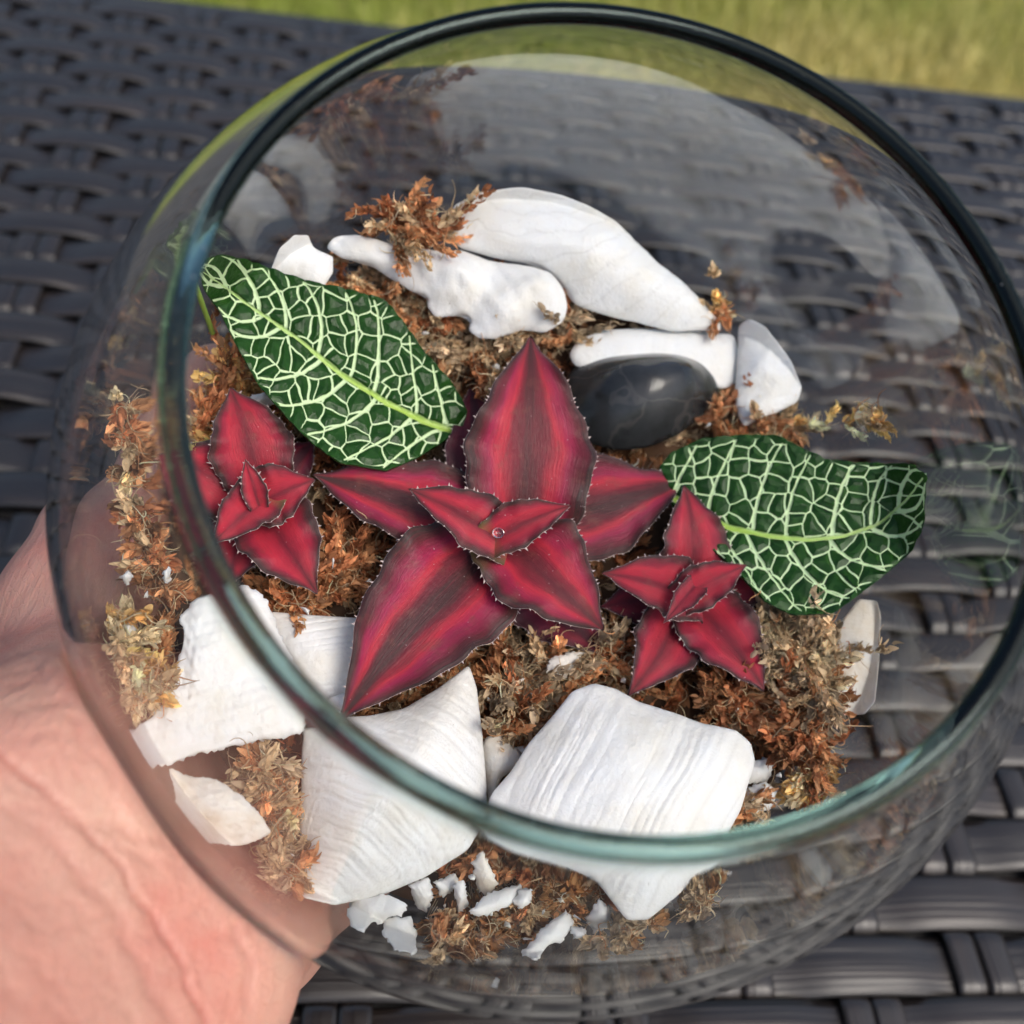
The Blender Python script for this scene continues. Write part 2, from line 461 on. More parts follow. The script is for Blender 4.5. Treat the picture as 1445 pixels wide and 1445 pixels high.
# ------------------------------------------------------------------ woven table
PSI = math.radians(12)
WD = np.array([math.cos(PSI), math.sin(PSI), 0]); ND = np.array([-math.sin(PSI), math.cos(PSI), 0])
PX_, QY = .0345, .0168                 # warp pair pitch, weft row pitch
def table_hit(px, py):
    d = ray(px, py) @ RCAM.T
    return CAM + d * (HCAM / -d[2])
far = table_hit(810, 72) @ ND
rows = np.arange(0, 43)
Y0 = far - .012                         # last weft row centre
table = empty('wicker_table', WD * 0.0 + ND * (far - .3) + np.array([0, 0, GZ + .03]))
tag(table, 'dark brown woven wicker table standing on the lawn under the hand and bowl', 'table')
AMP = .0016
half = 17
def strand_mesh(name, length_pts, zfun, width, thick, along, across):
    """flat strand with a crowned section following zfun along its length"""
    u = length_pts; vv = np.array([-1, -.72, -.3, 0, .3, .72, 1.0])
    zc = zfun(u)
    U, Vv = np.meshgrid(u, vv, indexing='ij')
    top = zc[:, None] + thick * .5 * np.sqrt(np.clip(1.06 - Vv ** 2, 0.06, 1)) + thick * .25 * (1 - Vv ** 2)
    bot = zc[:, None] - thick * .5 * np.ones_like(Vv)
    def pos(Z): return U[..., None] * along + (Vv * width * .5)[..., None] * across + Z[..., None] * np.array([0, 0, 1.0])
    nu, nv = U.shape
    A = pos(top).reshape(-1, 3); B = pos(bot).reshape(-1, 3)
    f = [grid_faces(nu, nv, flip=False), grid_faces(nu, nv, flip=True) + nu * nv]
    i = np.arange(nu - 1)
    e1 = np.stack([i * nv, (i + 1) * nv, (i + 1) * nv + nu * nv, i * nv + nu * nv], -1)[:, ::-1]
    e2 = np.stack([i * nv + nv - 1, (i + 1) * nv + nv - 1, (i + 1) * nv + nv - 1 + nu * nv, i * nv + nv - 1 + nu * nv], -1)
    cap = np.stack([np.arange(nv - 1), np.arange(1, nv), np.arange(1, nv) + nu * nv, np.arange(nv - 1) + nu * nv], -1)
    F_ = np.concatenate(f + [e1, e2, cap, cap + (nu - 1) * nv])
    at = {'u': np.concatenate([U.ravel(), U.ravel()]), 'v': np.concatenate([(Vv * width * .5).ravel()] * 2)}
    return mesh_from(name, np.concatenate([A, B]), F_, True, at)
uu = np.linspace(-half * PX_, half * PX_, half * 2 * 10 + 1)
sh = lambda x: np.tanh(1.6 * x) / np.tanh(1.6)
weft = [strand_mesh('weft_strand', uu, lambda u, p=p: AMP * sh(np.cos(math.pi * u / PX_ + math.pi * p)), QY * .93, .0013, WD, ND) for p in (0, 1)]
nrow = len(rows)
vv_ = np.linspace(-(nrow - .5) * QY, .5 * QY, nrow * 12 + 1)
sh2 = lambda x: np.tanh(4.0 * x) / np.tanh(4.0)
warp = [strand_mesh('warp_strand', vv_, lambda u, p=p: -AMP * sh2(np.cos(math.pi * u / QY + math.pi * p)), .0082, .0011, ND, WD) for p in (0, 1)]
tl = np.array(table.location)
for i in rows:
    c = ND * (Y0 - i * QY) - tl + np.array([0, 0, -.001]) + WD * rng.normal(0, .0008)
    o = link('weft_strand', weft[i % 2], MAT['wicker'], table, tuple(c + ND * rng.normal(0, .0005) + np.array([0, 0, rng.normal(0, .00025)]))).rotation_euler = (rng.normal(0, .012), 0, rng.normal(0, .0012))
for j in range(-half + 1, half):
    for s in (-1, 1):
        c = WD * (j * PX_ + s * .0043 + rng.normal(0, .0003)) + ND * Y0 - tl + np.array([0, 0, -.001])
        link('warp_strand', warp[j % 2], MAT['wicker'], table, tuple(c))
def box_w(c, along, across, L, W, z0, z1):
    pts = []
    for z in (z0, z1):
        for a, b in ((-1, -1), (1, -1), (1, 1), (-1, 1)):
            pts.append(c + along * a * L / 2 + across * b * W / 2 + np.array([0, 0, z]))
    F_ = np.array([[3, 2, 1, 0], [4, 5, 6, 7], [0, 1, 5, 4], [1, 2, 6, 5], [2, 3, 7, 6], [3, 0, 4, 7]])
    return np.array(pts), F_
midY = far - nrow * QY / 2
V_, F_ = box_w(ND * midY, WD, ND, 2 * half * PX_, nrow * QY, -.02, -.006); add('table_board', V_, F_, MAT['board'], table, False)
V_, F_ = box_w(ND * (far + .004), WD, ND, 2 * half * PX_, .010, -.05, -.002); add('table_edge', V_, F_, MAT['wicker'], table, False)
for a in (-1, 1):
    for b in (-1, 1):
        V_, F_ = box_w(ND * (midY + b * .30) + WD * a * .5, WD, ND, .05, .05, GZ + .03, -.02); add('table_leg', V_, F_, MAT['board'], table, False)

# ------------------------------------------------------------------ glass bowl (lathe in bowl-local cm)
prof = []
RB = .155
ang0 = math.atan2(RIM_A - .02, RIM_H - .05)
zb = -7.35
th_b = math.acos(-zb / RO)
outer = [(0.0, zb - .02), (1.2, zb - .03), (RO * math.sin(th_b) - .5, zb - .02)]
th_r = math.atan2(RIM_A, RIM_H); BR = .148
er = np.array([math.sin(th_r), math.cos(th_r)]); et = np.array([math.cos(th_r), -math.sin(th_r)])
gap = .125 / RO
for a in np.linspace(math.pi - th_b, th_r + gap + .004, 80):
    outer.append((RO * math.sin(a), RO * math.cos(a)))
rimp = []                              # rounded fire-polished bead
for a in np.linspace(math.radians(-60), math.radians(240), 26):
    p = er * (RO + RI) / 2 + BR * (math.cos(a) * er - math.sin(a) * et); rimp.append((p[0], p[1]))
inner = []
for a in np.linspace(th_r + gap + .004, math.pi - .02, 80):
    inner.append((RI * math.sin(a), max(RI * math.cos(a), zb + .34)))
inner.append((0.0, zb + .34))
prof = outer + rimp + inner
prof = np.array(prof)
# smooth the profile a little around the joints
for _ in range(1):
    q = prof.copy(); q[1:-1] = .5 * prof[1:-1] + .25 * (prof[:-2] + prof[2:]); q[0] = prof[0]; q[-1] = prof[-1]; prof = q
NS = 192
ph = np.linspace(0, 2 * math.pi, NS, endpoint=False)
pr = prof[1:-1]
ring = np.stack([pr[None, :, 0] * np.cos(ph)[:, None], pr[None, :, 0] * np.sin(ph)[:, None], np.broadcast_to(pr[None, :, 1], (NS, len(pr)))], -1)
wob = 1 + .0022 * smooth_noise(ring * .35, 5, 2)
ring = ring * wob[..., None]
nv = len(pr)
Vb = np.concatenate([ring.reshape(-1, 3), [[0, 0, prof[0, 1]], [0, 0, prof[-1, 1]]]])
fq = grid_faces(NS, nv, wrap_u=True)
i = np.arange(NS); i2 = (i + 1) % NS
t0 = np.stack([i2 * nv, i * nv, np.full(NS, NS * nv)], -1)
t1 = np.stack([i * nv + nv - 1, i2 * nv + nv - 1, np.full(NS, NS * nv + 1)], -1)
rimw = np.clip(1.5 - np.hypot(np.hypot(Vb[:, 0], Vb[:, 1]) - RIM_A, Vb[:, 2] - RIM_H) / .17, 0, 1)
bowl = add('glass_bowl', b2w(Vb), [fq, t0, t1], MAT['glass'], attrs={'rim': rimw})
tag(bowl, 'round clear glass terrarium bowl with a thick greenish rim held in the hand', 'bowl')

# ------------------------------------------------------------------ hand
def pix(px, py, d): return ray(px, py) * d
def sp(px, py, r, press=.12):
    R = RO + r - press
    d = ray(px, py); b = d @ C0; q = b * b - (C0 @ C0 - R * R)
    if q < 0:
        p = d * b; v = p - C0; return C0 + v / np.linalg.norm(v) * R
    return d * (b + math.sqrt(q))
chains = [
    ('palm', [(pix(-420, 1560, 14.6), 2.4), (pix(-60, 1240, 16.4), 2.1), (pix(120, 1130, 17.0), 1.9)]),
    ('palm', [(pix(-260, 1800, 14.6), 2.4), (pix(80, 1480, 16.2), 2.05), (pix(240, 1380, 17.0), 1.75)]),
    ('palm', [(pix(-340, 1680, 14.6), 2.4), (pix(10, 1360, 16.3), 2.1), (pix(180, 1260, 17.2), 1.8)]),
    ('palm', [(pix(30, 1180, 16.4), 2.0), (sp(150, 960, 2.0), 2.0), (sp(185, 790, 1.45), 1.45)]),
    ('thumb', [(sp(170, 860, 1.7), 1.7), (sp(190, 755, 1.35), 1.35), (sp(238, 630, 1.08), 1.08), (sp(272, 575, 1.0), 1.0), (sp(296, 535, .84), .84)]),
    ('palm', [(sp(150, 960, 1.9), 1.9), (sp(112, 860, 1.45), 1.45), (sp(140, 770, 1.15), 1.15)]),
    ('palm', [(pix(60, 1180, 17.0), 1.8), (sp(250, 1050, 1.5), 1.5), (sp(420, 880, 1.2), 1.2)]),
    ('palm', [(pix(110, 1250, 17.2), 1.8), (sp(320, 1130, 1.4), 1.4), (sp(500, 970, 1.15), 1.15)]),
    ('palm', [(pix(160, 1320, 17.2), 1.8), (sp(370, 1190, 1.35), 1.35), (sp(560, 1060, 1.1), 1.1)]),
    ('palm', [(pix(210, 1370, 17.2), 1.75), (sp(360, 1300, 1.35), 1.35), (sp(590, 1140, 1.0), 1.0)]),
    ('finger', [(sp(420, 880, 1.1), 1.1), (sp(560, 780, .95), .95), (sp(690, 720, .85), .85), (sp(790, 690, .72), .72)]),
    ('finger', [(sp(500, 970, 1.1), 1.1), (sp(650, 880, .95), .95), (sp(780, 820, .85), .85), (sp(880, 790, .72), .72)]),
    ('finger', [(sp(560, 1060, 1.0), 1.0), (sp(700, 975, .92), .92), (sp(810, 925, .82), .82), (sp(895, 895, .70), .70)]),
    ('finger', [(sp(590, 1140, .95), .95), (sp(700, 1075, .82), .82), (sp(780, 1035, .74), .74), (sp(845, 1010, .62), .62)]),
]
def smin(a, b, k):
    h = np.clip(.5 + .5 * (b - a) / k, 0, 1)
    return b * (1 - h) + a * h - k * h * (1 - h)
def surface_nets(F_, org, h):
    s = F_ < 0
    nx, ny, nz = F_.shape
    cs = np.zeros((nx - 1, ny - 1, nz - 1), int)
    corners = [(i, j, k) for i in (0, 1) for j in (0, 1) for k in (0, 1)]
    sl = lambda A, c: A[c[0]:nx - 1 + c[0], c[1]:ny - 1 + c[1], c[2]:nz - 1 + c[2]]
    for c in corners: cs += sl(s, c)
    act = (cs > 0) & (cs < 8)
    I = np.argwhere(act); idx = -np.ones(act.shape, int); idx[act] = np.arange(len(I))
    acc = np.zeros((len(I), 3)); cnt = np.zeros(len(I))
    for a in corners:
        for ax in range(3):
            if a[ax] == 1: continue
            b = list(a); b[ax] = 1; b = tuple(b)
            fa = F_[I[:, 0] + a[0], I[:, 1] + a[1], I[:, 2] + a[2]]; fb = F_[I[:, 0] + b[0], I[:, 1] + b[1], I[:, 2] + b[2]]
            m = (fa < 0) != (fb < 0)
            t = np.where(m, fa / np.where(m, fa - fb, 1), 0)
            p = np.array(a) + t[:, None] * (np.array(b) - np.array(a))
            acc[m] += p[m]; cnt[m] += 1
    V = (I + acc / cnt[:, None]) * h + org
    faces = []
    for ax in range(3):
        o1, o2 = [(1, 2), (2, 0), (0, 1)][ax]
        A = np.take(s, range(0, F_.shape[ax] - 1), ax); B = np.take(s, range(1, F_.shape[ax]), ax)
        E = np.argwhere(A != B)
        E = E[(E[:, o1] > 0) & (E[:, o2] > 0) & (E[:, o1] < F_.shape[o1] - 1) & (E[:, o2] < F_.shape[o2] - 1)]
        def cell(d1, d2):
            q = E.copy(); q[:, o1] -= d1; q[:, o2] -= d2
            return idx[q[:, 0], q[:, 1], q[:, 2]]
        q = np.stack([cell(1, 1), cell(0, 1), cell(0, 0), cell(1, 0)], -1)
        ins = s[E[:, 0], E[:, 1], E[:, 2]]
        q[~ins] = q[~ins][:, ::-1]
        faces.append(q)
    return V, np.concatenate(faces)
allp = np.array([p for _, ch in chains for p, r in ch])
vis = np.array([p for _, ch in chains for p, r in ch if p[2] > 12])
lo = np.maximum(allp.min(0) - 3, [-14, -6, 9]); hi = np.minimum(allp.max(0) + 2.8, [6, 14, 32])
hg = .08
ns = np.ceil((hi - lo) / hg).astype(int)
ax_ = [lo[k] + np.arange(ns[k]) * hg for k in range(3)]
GXx, GYy, GZz = np.meshgrid(*[a.astype(np.float32) for a in ax_], indexing='ij')
G = np.stack([GXx, GYy, GZz], -1)
field = None
for kind, ch in chains:
    pts = np.array([p for p, r in ch]); rad = max(r for p, r in ch)
    l2 = np.floor((pts.min(0) - rad - 1.4 - lo) / hg).astype(int).clip(0); h2 = np.minimum(np.ceil((pts.max(0) + rad + 1.4 - lo) / hg).astype(int), ns)
    if field is None: field = np.full(GXx.shape, 3.0, np.float32)
    S = tuple(slice(l2[k], h2[k]) for k in range(3))
    sub = G[S]; f = None
    for (a, ra), (b, rb) in zip(ch[:-1], ch[1:]):
        ab = (b - a).astype(np.float32)
        t = np.clip(((sub - a.astype(np.float32)) @ ab) / float(ab @ ab), 0, 1)
        d = np.linalg.norm(sub - a.astype(np.float32) - t[..., None] * ab, axis=-1) - (ra + (rb - ra) * t)
        f = d if f is None else smin(f, d, .25)
    kk = {'palm': .9, 'thumb': .5, 'finger': .14}[kind]
    field[S] = smin(field[S], f, kk)
# seat the hand on the glass, without overlap
dist = np.linalg.norm(G - C0.astype(np.float32), axis=-1)
field = -smin(-field, dist - (RO + .03), .12)
dead = field[0].copy()
hv, hf = surface_nets(field.astype(float), lo, hg)
del G, GXx, GYy, GZz, dist
# smooth the net
for _ in range(3):
    acc = np.zeros_like(hv); cnt = np.zeros(len(hv))
    for a, b in ((0, 1), (1, 2), (2, 3), (3, 0)):
        np.add.at(acc, hf[:, a], hv[hf[:, b]]); np.add.at(cnt, hf[:, a], 1)
        np.add.at(acc, hf[:, b], hv[hf[:, a]]); np.add.at(cnt, hf[:, b], 1)
    hv = hv * .5 + .5 * acc / np.maximum(cnt, 1)[:, None]
hpx = np.stack([CX + FPX * hv[:, 0] / hv[:, 2], CX + FPX * hv[:, 1] / hv[:, 2]], -1)
def poly_dist(p, poly):
    best = np.full(len(p), 1e9)
    for a, b in zip(poly[:-1], poly[1:]):
        a = np.array(a, float); b = np.array(b, float); ab = b - a
        t = np.clip((p - a) @ ab / (ab @ ab), 0, 1)
        best = np.minimum(best, np.linalg.norm(p - a - t[:, None] * ab, axis=1))
    return best
fine = []
fr = np.random.default_rng(77)
for k in range(70):
    x0, y0 = fr.uniform(-20, 330), fr.uniform(880, 1430)
    if (x0 - 770) ** 2 + (y0 - 745) ** 2 < 690 ** 2: continue
    th = math.radians(52) + fr.normal(0, .22) if k % 3 else math.radians(-20) + fr.normal(0, .25)
    L2 = fr.uniform(30, 90); cx2, cy2 = math.cos(th), math.sin(th)
    fine.append(([(x0, y0), (x0 + cx2 * L2 * .5 + fr.normal(0, 4), y0 + cy2 * L2 * .5 + fr.normal(0, 4)), (x0 + cx2 * L2, y0 + cy2 * L2)], 3.2, fr.uniform(.012, .028), fr.uniform(.12, .35)))
creases = fine + [([(-40, 1040), (60, 1110), (130, 1170), (190, 1250), (240, 1330), (270, 1400), (310, 1470)], 4, .075, 1.0),
           ([(-40, 1100), (70, 1180), (150, 1270), (210, 1370), (240, 1450)], 9, .035, .4),
           ([(0, 1090), (60, 1125), (110, 1160), (170, 1180)], 6, .03, .3),
           ([(30, 1135), (110, 1160), (180, 1170), (240, 1190)], 6, .035, .45),
           ([(40, 1135), (100, 1200), (150, 1280), (180, 1340)], 7, .025, .3),
           ([(100, 1010), (130, 1060), (160, 1110)], 7, .03, .35),
           ([(20, 960), (70, 950), (120, 930)], 7, .02, .25), ([(20, 1000), (80, 990), (130, 985)], 7, .02, .25),
           ([(30, 1040), (90, 1035), (150, 1040)], 7, .02, .25), ([(190, 1100), (230, 1160), (250, 1230)], 7, .03, .35),
           ([(150, 1190), (200, 1200), (260, 1240)], 6, .03, .35), ([(330, 1310), (350, 1360), (345, 1420)], 8, .04, .4)]
crease = np.zeros(len(hv)); depth = np.zeros(len(hv))
# vertex normals
fn = np.cross(hv[hf[:, 1]] - hv[hf[:, 0]], hv[hf[:, 2]] - hv[hf[:, 0]])
vn = np.zeros_like(hv)
for a in range(4): np.add.at(vn, hf[:, a], fn)
vn /= np.maximum(np.linalg.norm(vn, axis=1, keepdims=True), 1e-9)
front = vn[:, 2] < -.05
for poly, w, dp, cc in creases:
    wob = 6 * np.sin(hpx[:, 0] * .07) + 5 * np.cos(hpx[:, 1] * .09)
    d = poly_dist(hpx + np.stack([wob, -wob], -1) * .5, poly)
    g = np.exp(-(d / w) ** 2) * front
    depth = np.maximum(depth, g * dp); crease = np.maximum(crease, g * cc)
lump = smooth_noise(hv * 1.1, 21, 3) * .05
hv2 = hv - vn * depth[:, None] + vn * (lump * (np.linalg.norm(hv - C0, axis=1) > RO + .35))[:, None]
hand = add('person_hand', c2w(hv2), hf, MAT['skin'], attrs={'crease': crease})
tag(hand, 'bare left hand cupping the glass bowl from below, thumb up along its side', 'hand')

# ------------------------------------------------------------------ moss
def hexlin(r, g, b):
    c = np.array([r, g, b]) / 255.0
    return np.where(c <= .04045, c / 12.92, ((c + .055) / 1.055) ** 2.4)
TAN, ORG, RUST, CREAM, BRN, GOLD, GREY = (hexlin(216, 188, 148), hexlin(212, 154, 106), hexlin(180, 116, 76), hexlin(240, 220, 180), hexlin(138, 94, 60), hexlin(240, 196, 126), hexlin(188, 166, 136))
def leaflets(pos, dr, nrm, L, W, curl, col):
    """pointed cupped leaflets: 4 stations x 3 points"""
    n = len(pos)
    side = np.cross(dr, nrm); side /= np.maximum(np.linalg.norm(side, axis=1, keepdims=True), 1e-9)
    nrm = np.cross(side, dr)
    st = [(0, .6), (.35, 1.0), (.72, .8), (1.0, .25)]
    V = np.zeros((n, 12, 3))
    for k, (s, w) in enumerate(st):
        c = pos + dr * (L * s)[:, None] + nrm * (curl * L * s * s)[:, None]
        for m, tt in enumerate((-1, 0, 1)):
            V[:, k * 3 + m] = c + side * (W * w * tt * .5)[:, None] + nrm * (W * w * .28 * abs(tt))[:, None]
    f = []
    for k in range(3):
        for m in range(2):
            f.append([k * 3 + m, (k + 1) * 3 + m, (k + 1) * 3 + m + 1, k * 3 + m + 1])
    F_ = (np.arange(n)[:, None, None] * 12 + np.array(f)[None]).reshape(-1, 4)
    return V.reshape(-1, 3), F_, np.repeat(col, 12, 0)
def threads(pos, dr, L, rad, col, curl=.5, seg=9):
    n = len(pos)
    p = pos.copy(); d = dr / np.linalg.norm(dr, axis=1, keepdims=True)
    ax = rng.normal(size=(n, 3)); V = np.zeros((n, seg, 3, 3))
    for k in range(seg):
        u = np.cross(d, [[.3, .5, .8]]); u /= np.maximum(np.linalg.norm(u, axis=1, keepdims=True), 1e-6); v = np.cross(d, u)
        r = rad * (1 - .7 * k / (seg - 1))
        for m in range(3):
            a = m * 2.0944
            V[:, k, m] = p + u * (r * math.cos(a))[:, None] + v * (r * math.sin(a))[:, None]
        p = p + d * (L / (seg - 1))[:, None]
        ax = ax * .8 + rng.normal(size=(n, 3)) * .5
        d = d + curl * np.cross(ax, d) * .5; d /= np.linalg.norm(d, axis=1, keepdims=True)
    f = []
    for k in range(seg - 1):
        for m in range(3): f.append([k * 3 + m, k * 3 + (m + 1) % 3, (k + 1) * 3 + (m + 1) % 3, (k + 1) * 3 + m])
    F_ = (np.arange(n)[:, None, None] * seg * 3 + np.array(f)[None]).reshape(-1, 4)
    return V.reshape(-1, 3), F_, np.repeat(col, seg * 3, 0)
def unit(n):
    v = rng.normal(size=(n, 3)); return v / np.linalg.norm(v, axis=1, keepdims=True)
def mixcol(n, pal, jit=.18):
    w = rng.integers(0, len(pal), n)
    return np.clip(np.array(pal)[w] * rng.lognormal(0, jit, (n, 1)), 0, .9)
def keep_in(p, R=7.62):
    q = p - C0; L = np.linalg.norm(q, axis=1, keepdims=True)
    return C0 + q * np.minimum(1, R / L)
def sprigs(cent, n, pal, axis_dir=None, length=(.55, 1.15), per=58, lsize=(.09, .21), fat=.14, thr=.25, spread=.6):
    """n moss sprigs, each a short curved stem dressed with overlapping leaflets. cent(n) gives camera-frame roots"""
    roots = cent(n); out = []
    col = mixcol(n, pal)
    d = unit(n) * spread + (np.array(axis_dir) if axis_dir is not None else 0) * 1.0
    d = d - AX * (d @ AX)[:, None] * .55 + AX * .10
    d /= np.linalg.norm(d, axis=1, keepdims=True)
    L = rng.uniform(*length, n); bend = unit(n) * .5
    s = np.tile(np.linspace(0, 1, per), (n, 1)) + rng.normal(0, .03, (n, per))
    pos = roots[:, None] + d[:, None] * (L[:, None] * s)[..., None] + bend[:, None] * (L[:, None] * s * s * .6)[..., None]
    tan = d[:, None] + bend[:, None] * (1.2 * s)[..., None]; tan = tan / np.linalg.norm(tan, axis=-1, keepdims=True)
    rad = unit(n * per).reshape(n, per, 3); rad -= tan * (rad * tan).sum(-1, keepdims=True); rad /= np.linalg.norm(rad, axis=-1, keepdims=True)
    dr = tan * rng.uniform(.6, 1.0, (n, per, 1)) + rad * rng.uniform(.1, .75, (n, per, 1)) + .25 * unit(n * per).reshape(n, per, 3); dr /= np.linalg.norm(dr, axis=-1, keepdims=True)
    N = n * per
    LL = rng.uniform(*lsize, N); WW = LL * rng.uniform(.38, .75, N)
    cc = np.repeat(col, per, 0) * rng.lognormal(0, .30, (N, 1))
    pos = pos + rad * fat * rng.uniform(0, 1, (n, per, 1)) * .5
    out.append(leaflets(pos.reshape(-1, 3), dr.reshape(-1, 3), rad.reshape(-1, 3), LL, WW, rng.uniform(-1.1, .5, N), cc))
    m = max(1, int(n * per * thr * .25))
    k = rng.integers(0, N, m)
    out.append(threads(pos.reshape(-1, 3)[k], unit(m) + AX * .4, rng.uniform(.25, .7, m), rng.uniform(.010, .022, m), mixcol(m, [CREAM, TAN, TAN, GREY, ORG]), .6))
    return out
def join(parts):
    V, F_, Cc = [], [], []; o = 0
    for v, f, c in parts:
        V.append(v); F_.append(f + o); Cc.append(c); o += len(v)
    return np.concatenate(V), np.concatenate(F_), np.concatenate(Cc)
def moss_obj(name, parts, label, cat='moss', kind=None, group=None):
    V, F_, Cc = join(parts)
    V = keep_in(V)
    o = add(name, c2w(V), F_, MAT['moss'], None, True, cols={'Col': Cc})
    return tag(o, label, cat, group, kind)

# solid bed of packed moss filling the bottom of the bowl
def bed_z(x, y):
    p = np.stack([x, y, 0 * x], -1)
    return -3.35 + .16 * smooth_noise(p * 1.3, 11, 3) + .006 * (x * x + y * y)
NR, NA = 36, 120
rr = np.linspace(0, 1, NR)[:, None]; aa = np.linspace(0, 2 * math.pi, NA, endpoint=False)[None]
RBED = 6.72
xb = RBED * rr * np.cos(aa); yb = RBED * rr * np.sin(aa)
top = np.stack([xb, yb, bed_z(xb, yb)], -1)
L_ = np.linalg.norm(top, axis=-1, keepdims=True); top = top * np.minimum(1, 7.5 / L_)
zz = np.linspace(top[-1, :, 2].min() - .2, zb + .42, 24)
lowr = []
for z in zz:
    r = math.sqrt(max(7.52 ** 2 - z * z, .01)); r = min(r, 7.52)
    lowr.append(np.stack([r * np.cos(aa[0]), r * np.sin(aa[0]), np.full(NA, z)], -1))
lowr.append(np.stack([0.02 * np.cos(aa[0]), .02 * np.sin(aa[0]), np.full(NA, zb + .42)], -1))
Vbed = np.concatenate([top, np.array(lowr)]).reshape(-1, 3)
nrb = smooth_noise(Vbed * 3.0, 31, 3)[:, None]
cbed = np.where(nrb > .15, BRN, BRN * .6) * .45
bedm = add('moss_bed', b2w(Vbed), grid_faces(NR + len(lowr), NA, wrap_v=True), MAT['moss'], None, True, cols={'Col': cbed})
tag(bedm, 'packed rusty brown moss filling the bottom of the glass bowl under the plants', 'moss', kind='stuff')

def on_bed(n):
    r = 6.6 * np.sqrt(rng.uniform(0, 1, n)); a = rng.uniform(0, 6.283, n)
    x, y = r * np.cos(a), r * np.sin(a)
    keep = ~((np.hypot(x - 1.6, y + 5.6) < 2.3) | (np.hypot(x + 2.6, y + 5.2) < 1.8) | (np.hypot(x + 5.4, y + 2.4) < 1.9))
    x = np.where(keep, x, x * .45); y = np.where(keep, y, y * .45)
    return b2c(np.stack([x, y, bed_z(x, y) - .05], -1))
parts = sprigs(on_bed, 1250, [RUST, ORG, ORG, BRN, RUST, TAN, GREY], length=(.35, .7), per=44, thr=.2)
cover = moss_obj('moss_fibres', parts, 'loose rust and orange moss fibres between the plants and shells', 'moss', 'stuff')

def area(polyc, z, jz=.12, R=7.45):
    """roots scattered in a pixel ellipse chain [(x,y,rad)...] at bowl height z"""
    pc = np.array(polyc, float)
    def f(n):
        k = rng.integers(0, len(pc), n); nx = (k + 1).clip(max=len(pc) - 1); t = rng.uniform(0, 1, n)[:, None]
        q = pc[k] * (1 - t) + pc[nx] * t
        a = rng.uniform(0, 6.283, n); r = np.sqrt(rng.uniform(0, 1, n)) * q[:, 2]
        zz = (np.interp(np.arange(len(pc)), np.arange(len(z)), z)[k] * (1 - t[:, 0]) + np.interp(np.arange(len(pc)), np.arange(len(z)), z)[nx] * t[:, 0]) if isinstance(z, (list, tuple)) else z
        return P(q[:, 0] + r * np.cos(a), q[:, 1] + r * np.sin(a), zz + rng.normal(0, jz, n), R)
    return f
def clump(name, label, polyc, z, n, pal, **kw):
    return moss_obj(name, sprigs(area(polyc, z), n, pal, **kw), label, 'moss')
clump('moss_clump', 'tan and orange moss clump under the knobbly white shell fragment', [(490, 385, 22), (560, 420, 30), (640, 475, 36), (720, 510, 36), (780, 465, 26)], -2.75, 120, [TAN, GREY, TAN, ORG, RUST], thr=.4)
clump('moss_clump', 'orange moss tuft poking up behind the knobbly white shell fragment', [(545, 318, 18), (575, 325, 20), (615, 335, 14)], -1.75, 36, [ORG, ORG, RUST, TAN])
clump('moss_clump', 'orange moss beside the net-veined leaf and the dark pebble', [(980, 590, 20), (1030, 600, 20), (1085, 600, 16)], -2.75, 44, [ORG, RUST, ORG, TAN])
clump('moss_sprig', 'long pale straw-coloured moss sprig reaching out to the glass wall', [(1095, 597, 8), (1150, 600, 6), (1200, 592, 7), (1225, 592, 12)], [-2.5, -2.0, -1.6, -1.4], 22, [CREAM, GOLD, CREAM, TAN], length=(.25, .5), per=30, axis_dir=(.8, .1, 0), fat=.05)
clump('moss_clump', 'grey and straw-coloured moss under the net-veined leaf beside a white shell', [(1060, 890, 20), (1110, 900, 32), (1160, 910, 30), (1140, 960, 26)], -2.3, 90, [TAN, GREY, CREAM, GREY], thr=.4)
clump('moss_clump', 'dark rust moss clump ending in a golden tip', [(1020, 990, 26), (1080, 1005, 30), (1130, 1020, 34), (1145, 1060, 22)], [-2.7, -2.5, -2.4, -2.4], 95, [RUST, ORG, RUST, BRN])
clump('moss_sprig', 'golden yellow moss tip below the dark rust clump', [(1130, 1085, 14), (1150, 1085, 16)], -2.3, 22, [GOLD, GOLD, CREAM], length=(.3, .6), axis_dir=(0, .7, 0))
clump('moss_clump', 'brown moss in front of the large rosette between two big shells', [(700, 930, 26), (760, 950, 36), (720, 1000, 34), (760, 1030, 24), (850, 930, 28)], -2.85, 110, [GREY, TAN, ORG, RUST, GREY], thr=.4)
clump('moss_sprig', 'upright rope-like brown moss sprig pressed against the glass beside the thumb', [(160, 550, 5), (180, 610, 10), (188, 690, 14), (203, 760, 14), (222, 820, 17)], [-.2, -.6, -1.0, -1.3, -1.4], 64, [RUST, ORG, ORG, TAN, BRN], length=(.22, .42), per=46)
clump('moss_sprig', 'cream curly moss at the foot of the rope-like sprig by the glass', [(165, 850, 8), (170, 900, 12), (185, 950, 11), (205, 980, 8)], [-1.2, -1.1, -1.0, -1.0], 30, [CREAM, TAN, CREAM, GOLD], thr=.6, length=(.3, .6))
clump('moss_clump', 'dark rust moss above the chalky white shell against the glass', [(225, 870, 18), (225, 920, 14), (214, 955, 10)], -1.8, 40, [RUST, ORG, BRN], length=(.25, .45))
clump('moss_clump', 'tan moss between the chalky shell and the fan shell against the glass', [(375, 1075, 18), (385, 1120, 20), (396, 1180, 17), (402, 1230, 15)], [-1.8, -1.9, -2.1, -2.2], 84, [TAN, ORG, GREY, TAN], thr=.35, length=(.25, .5))
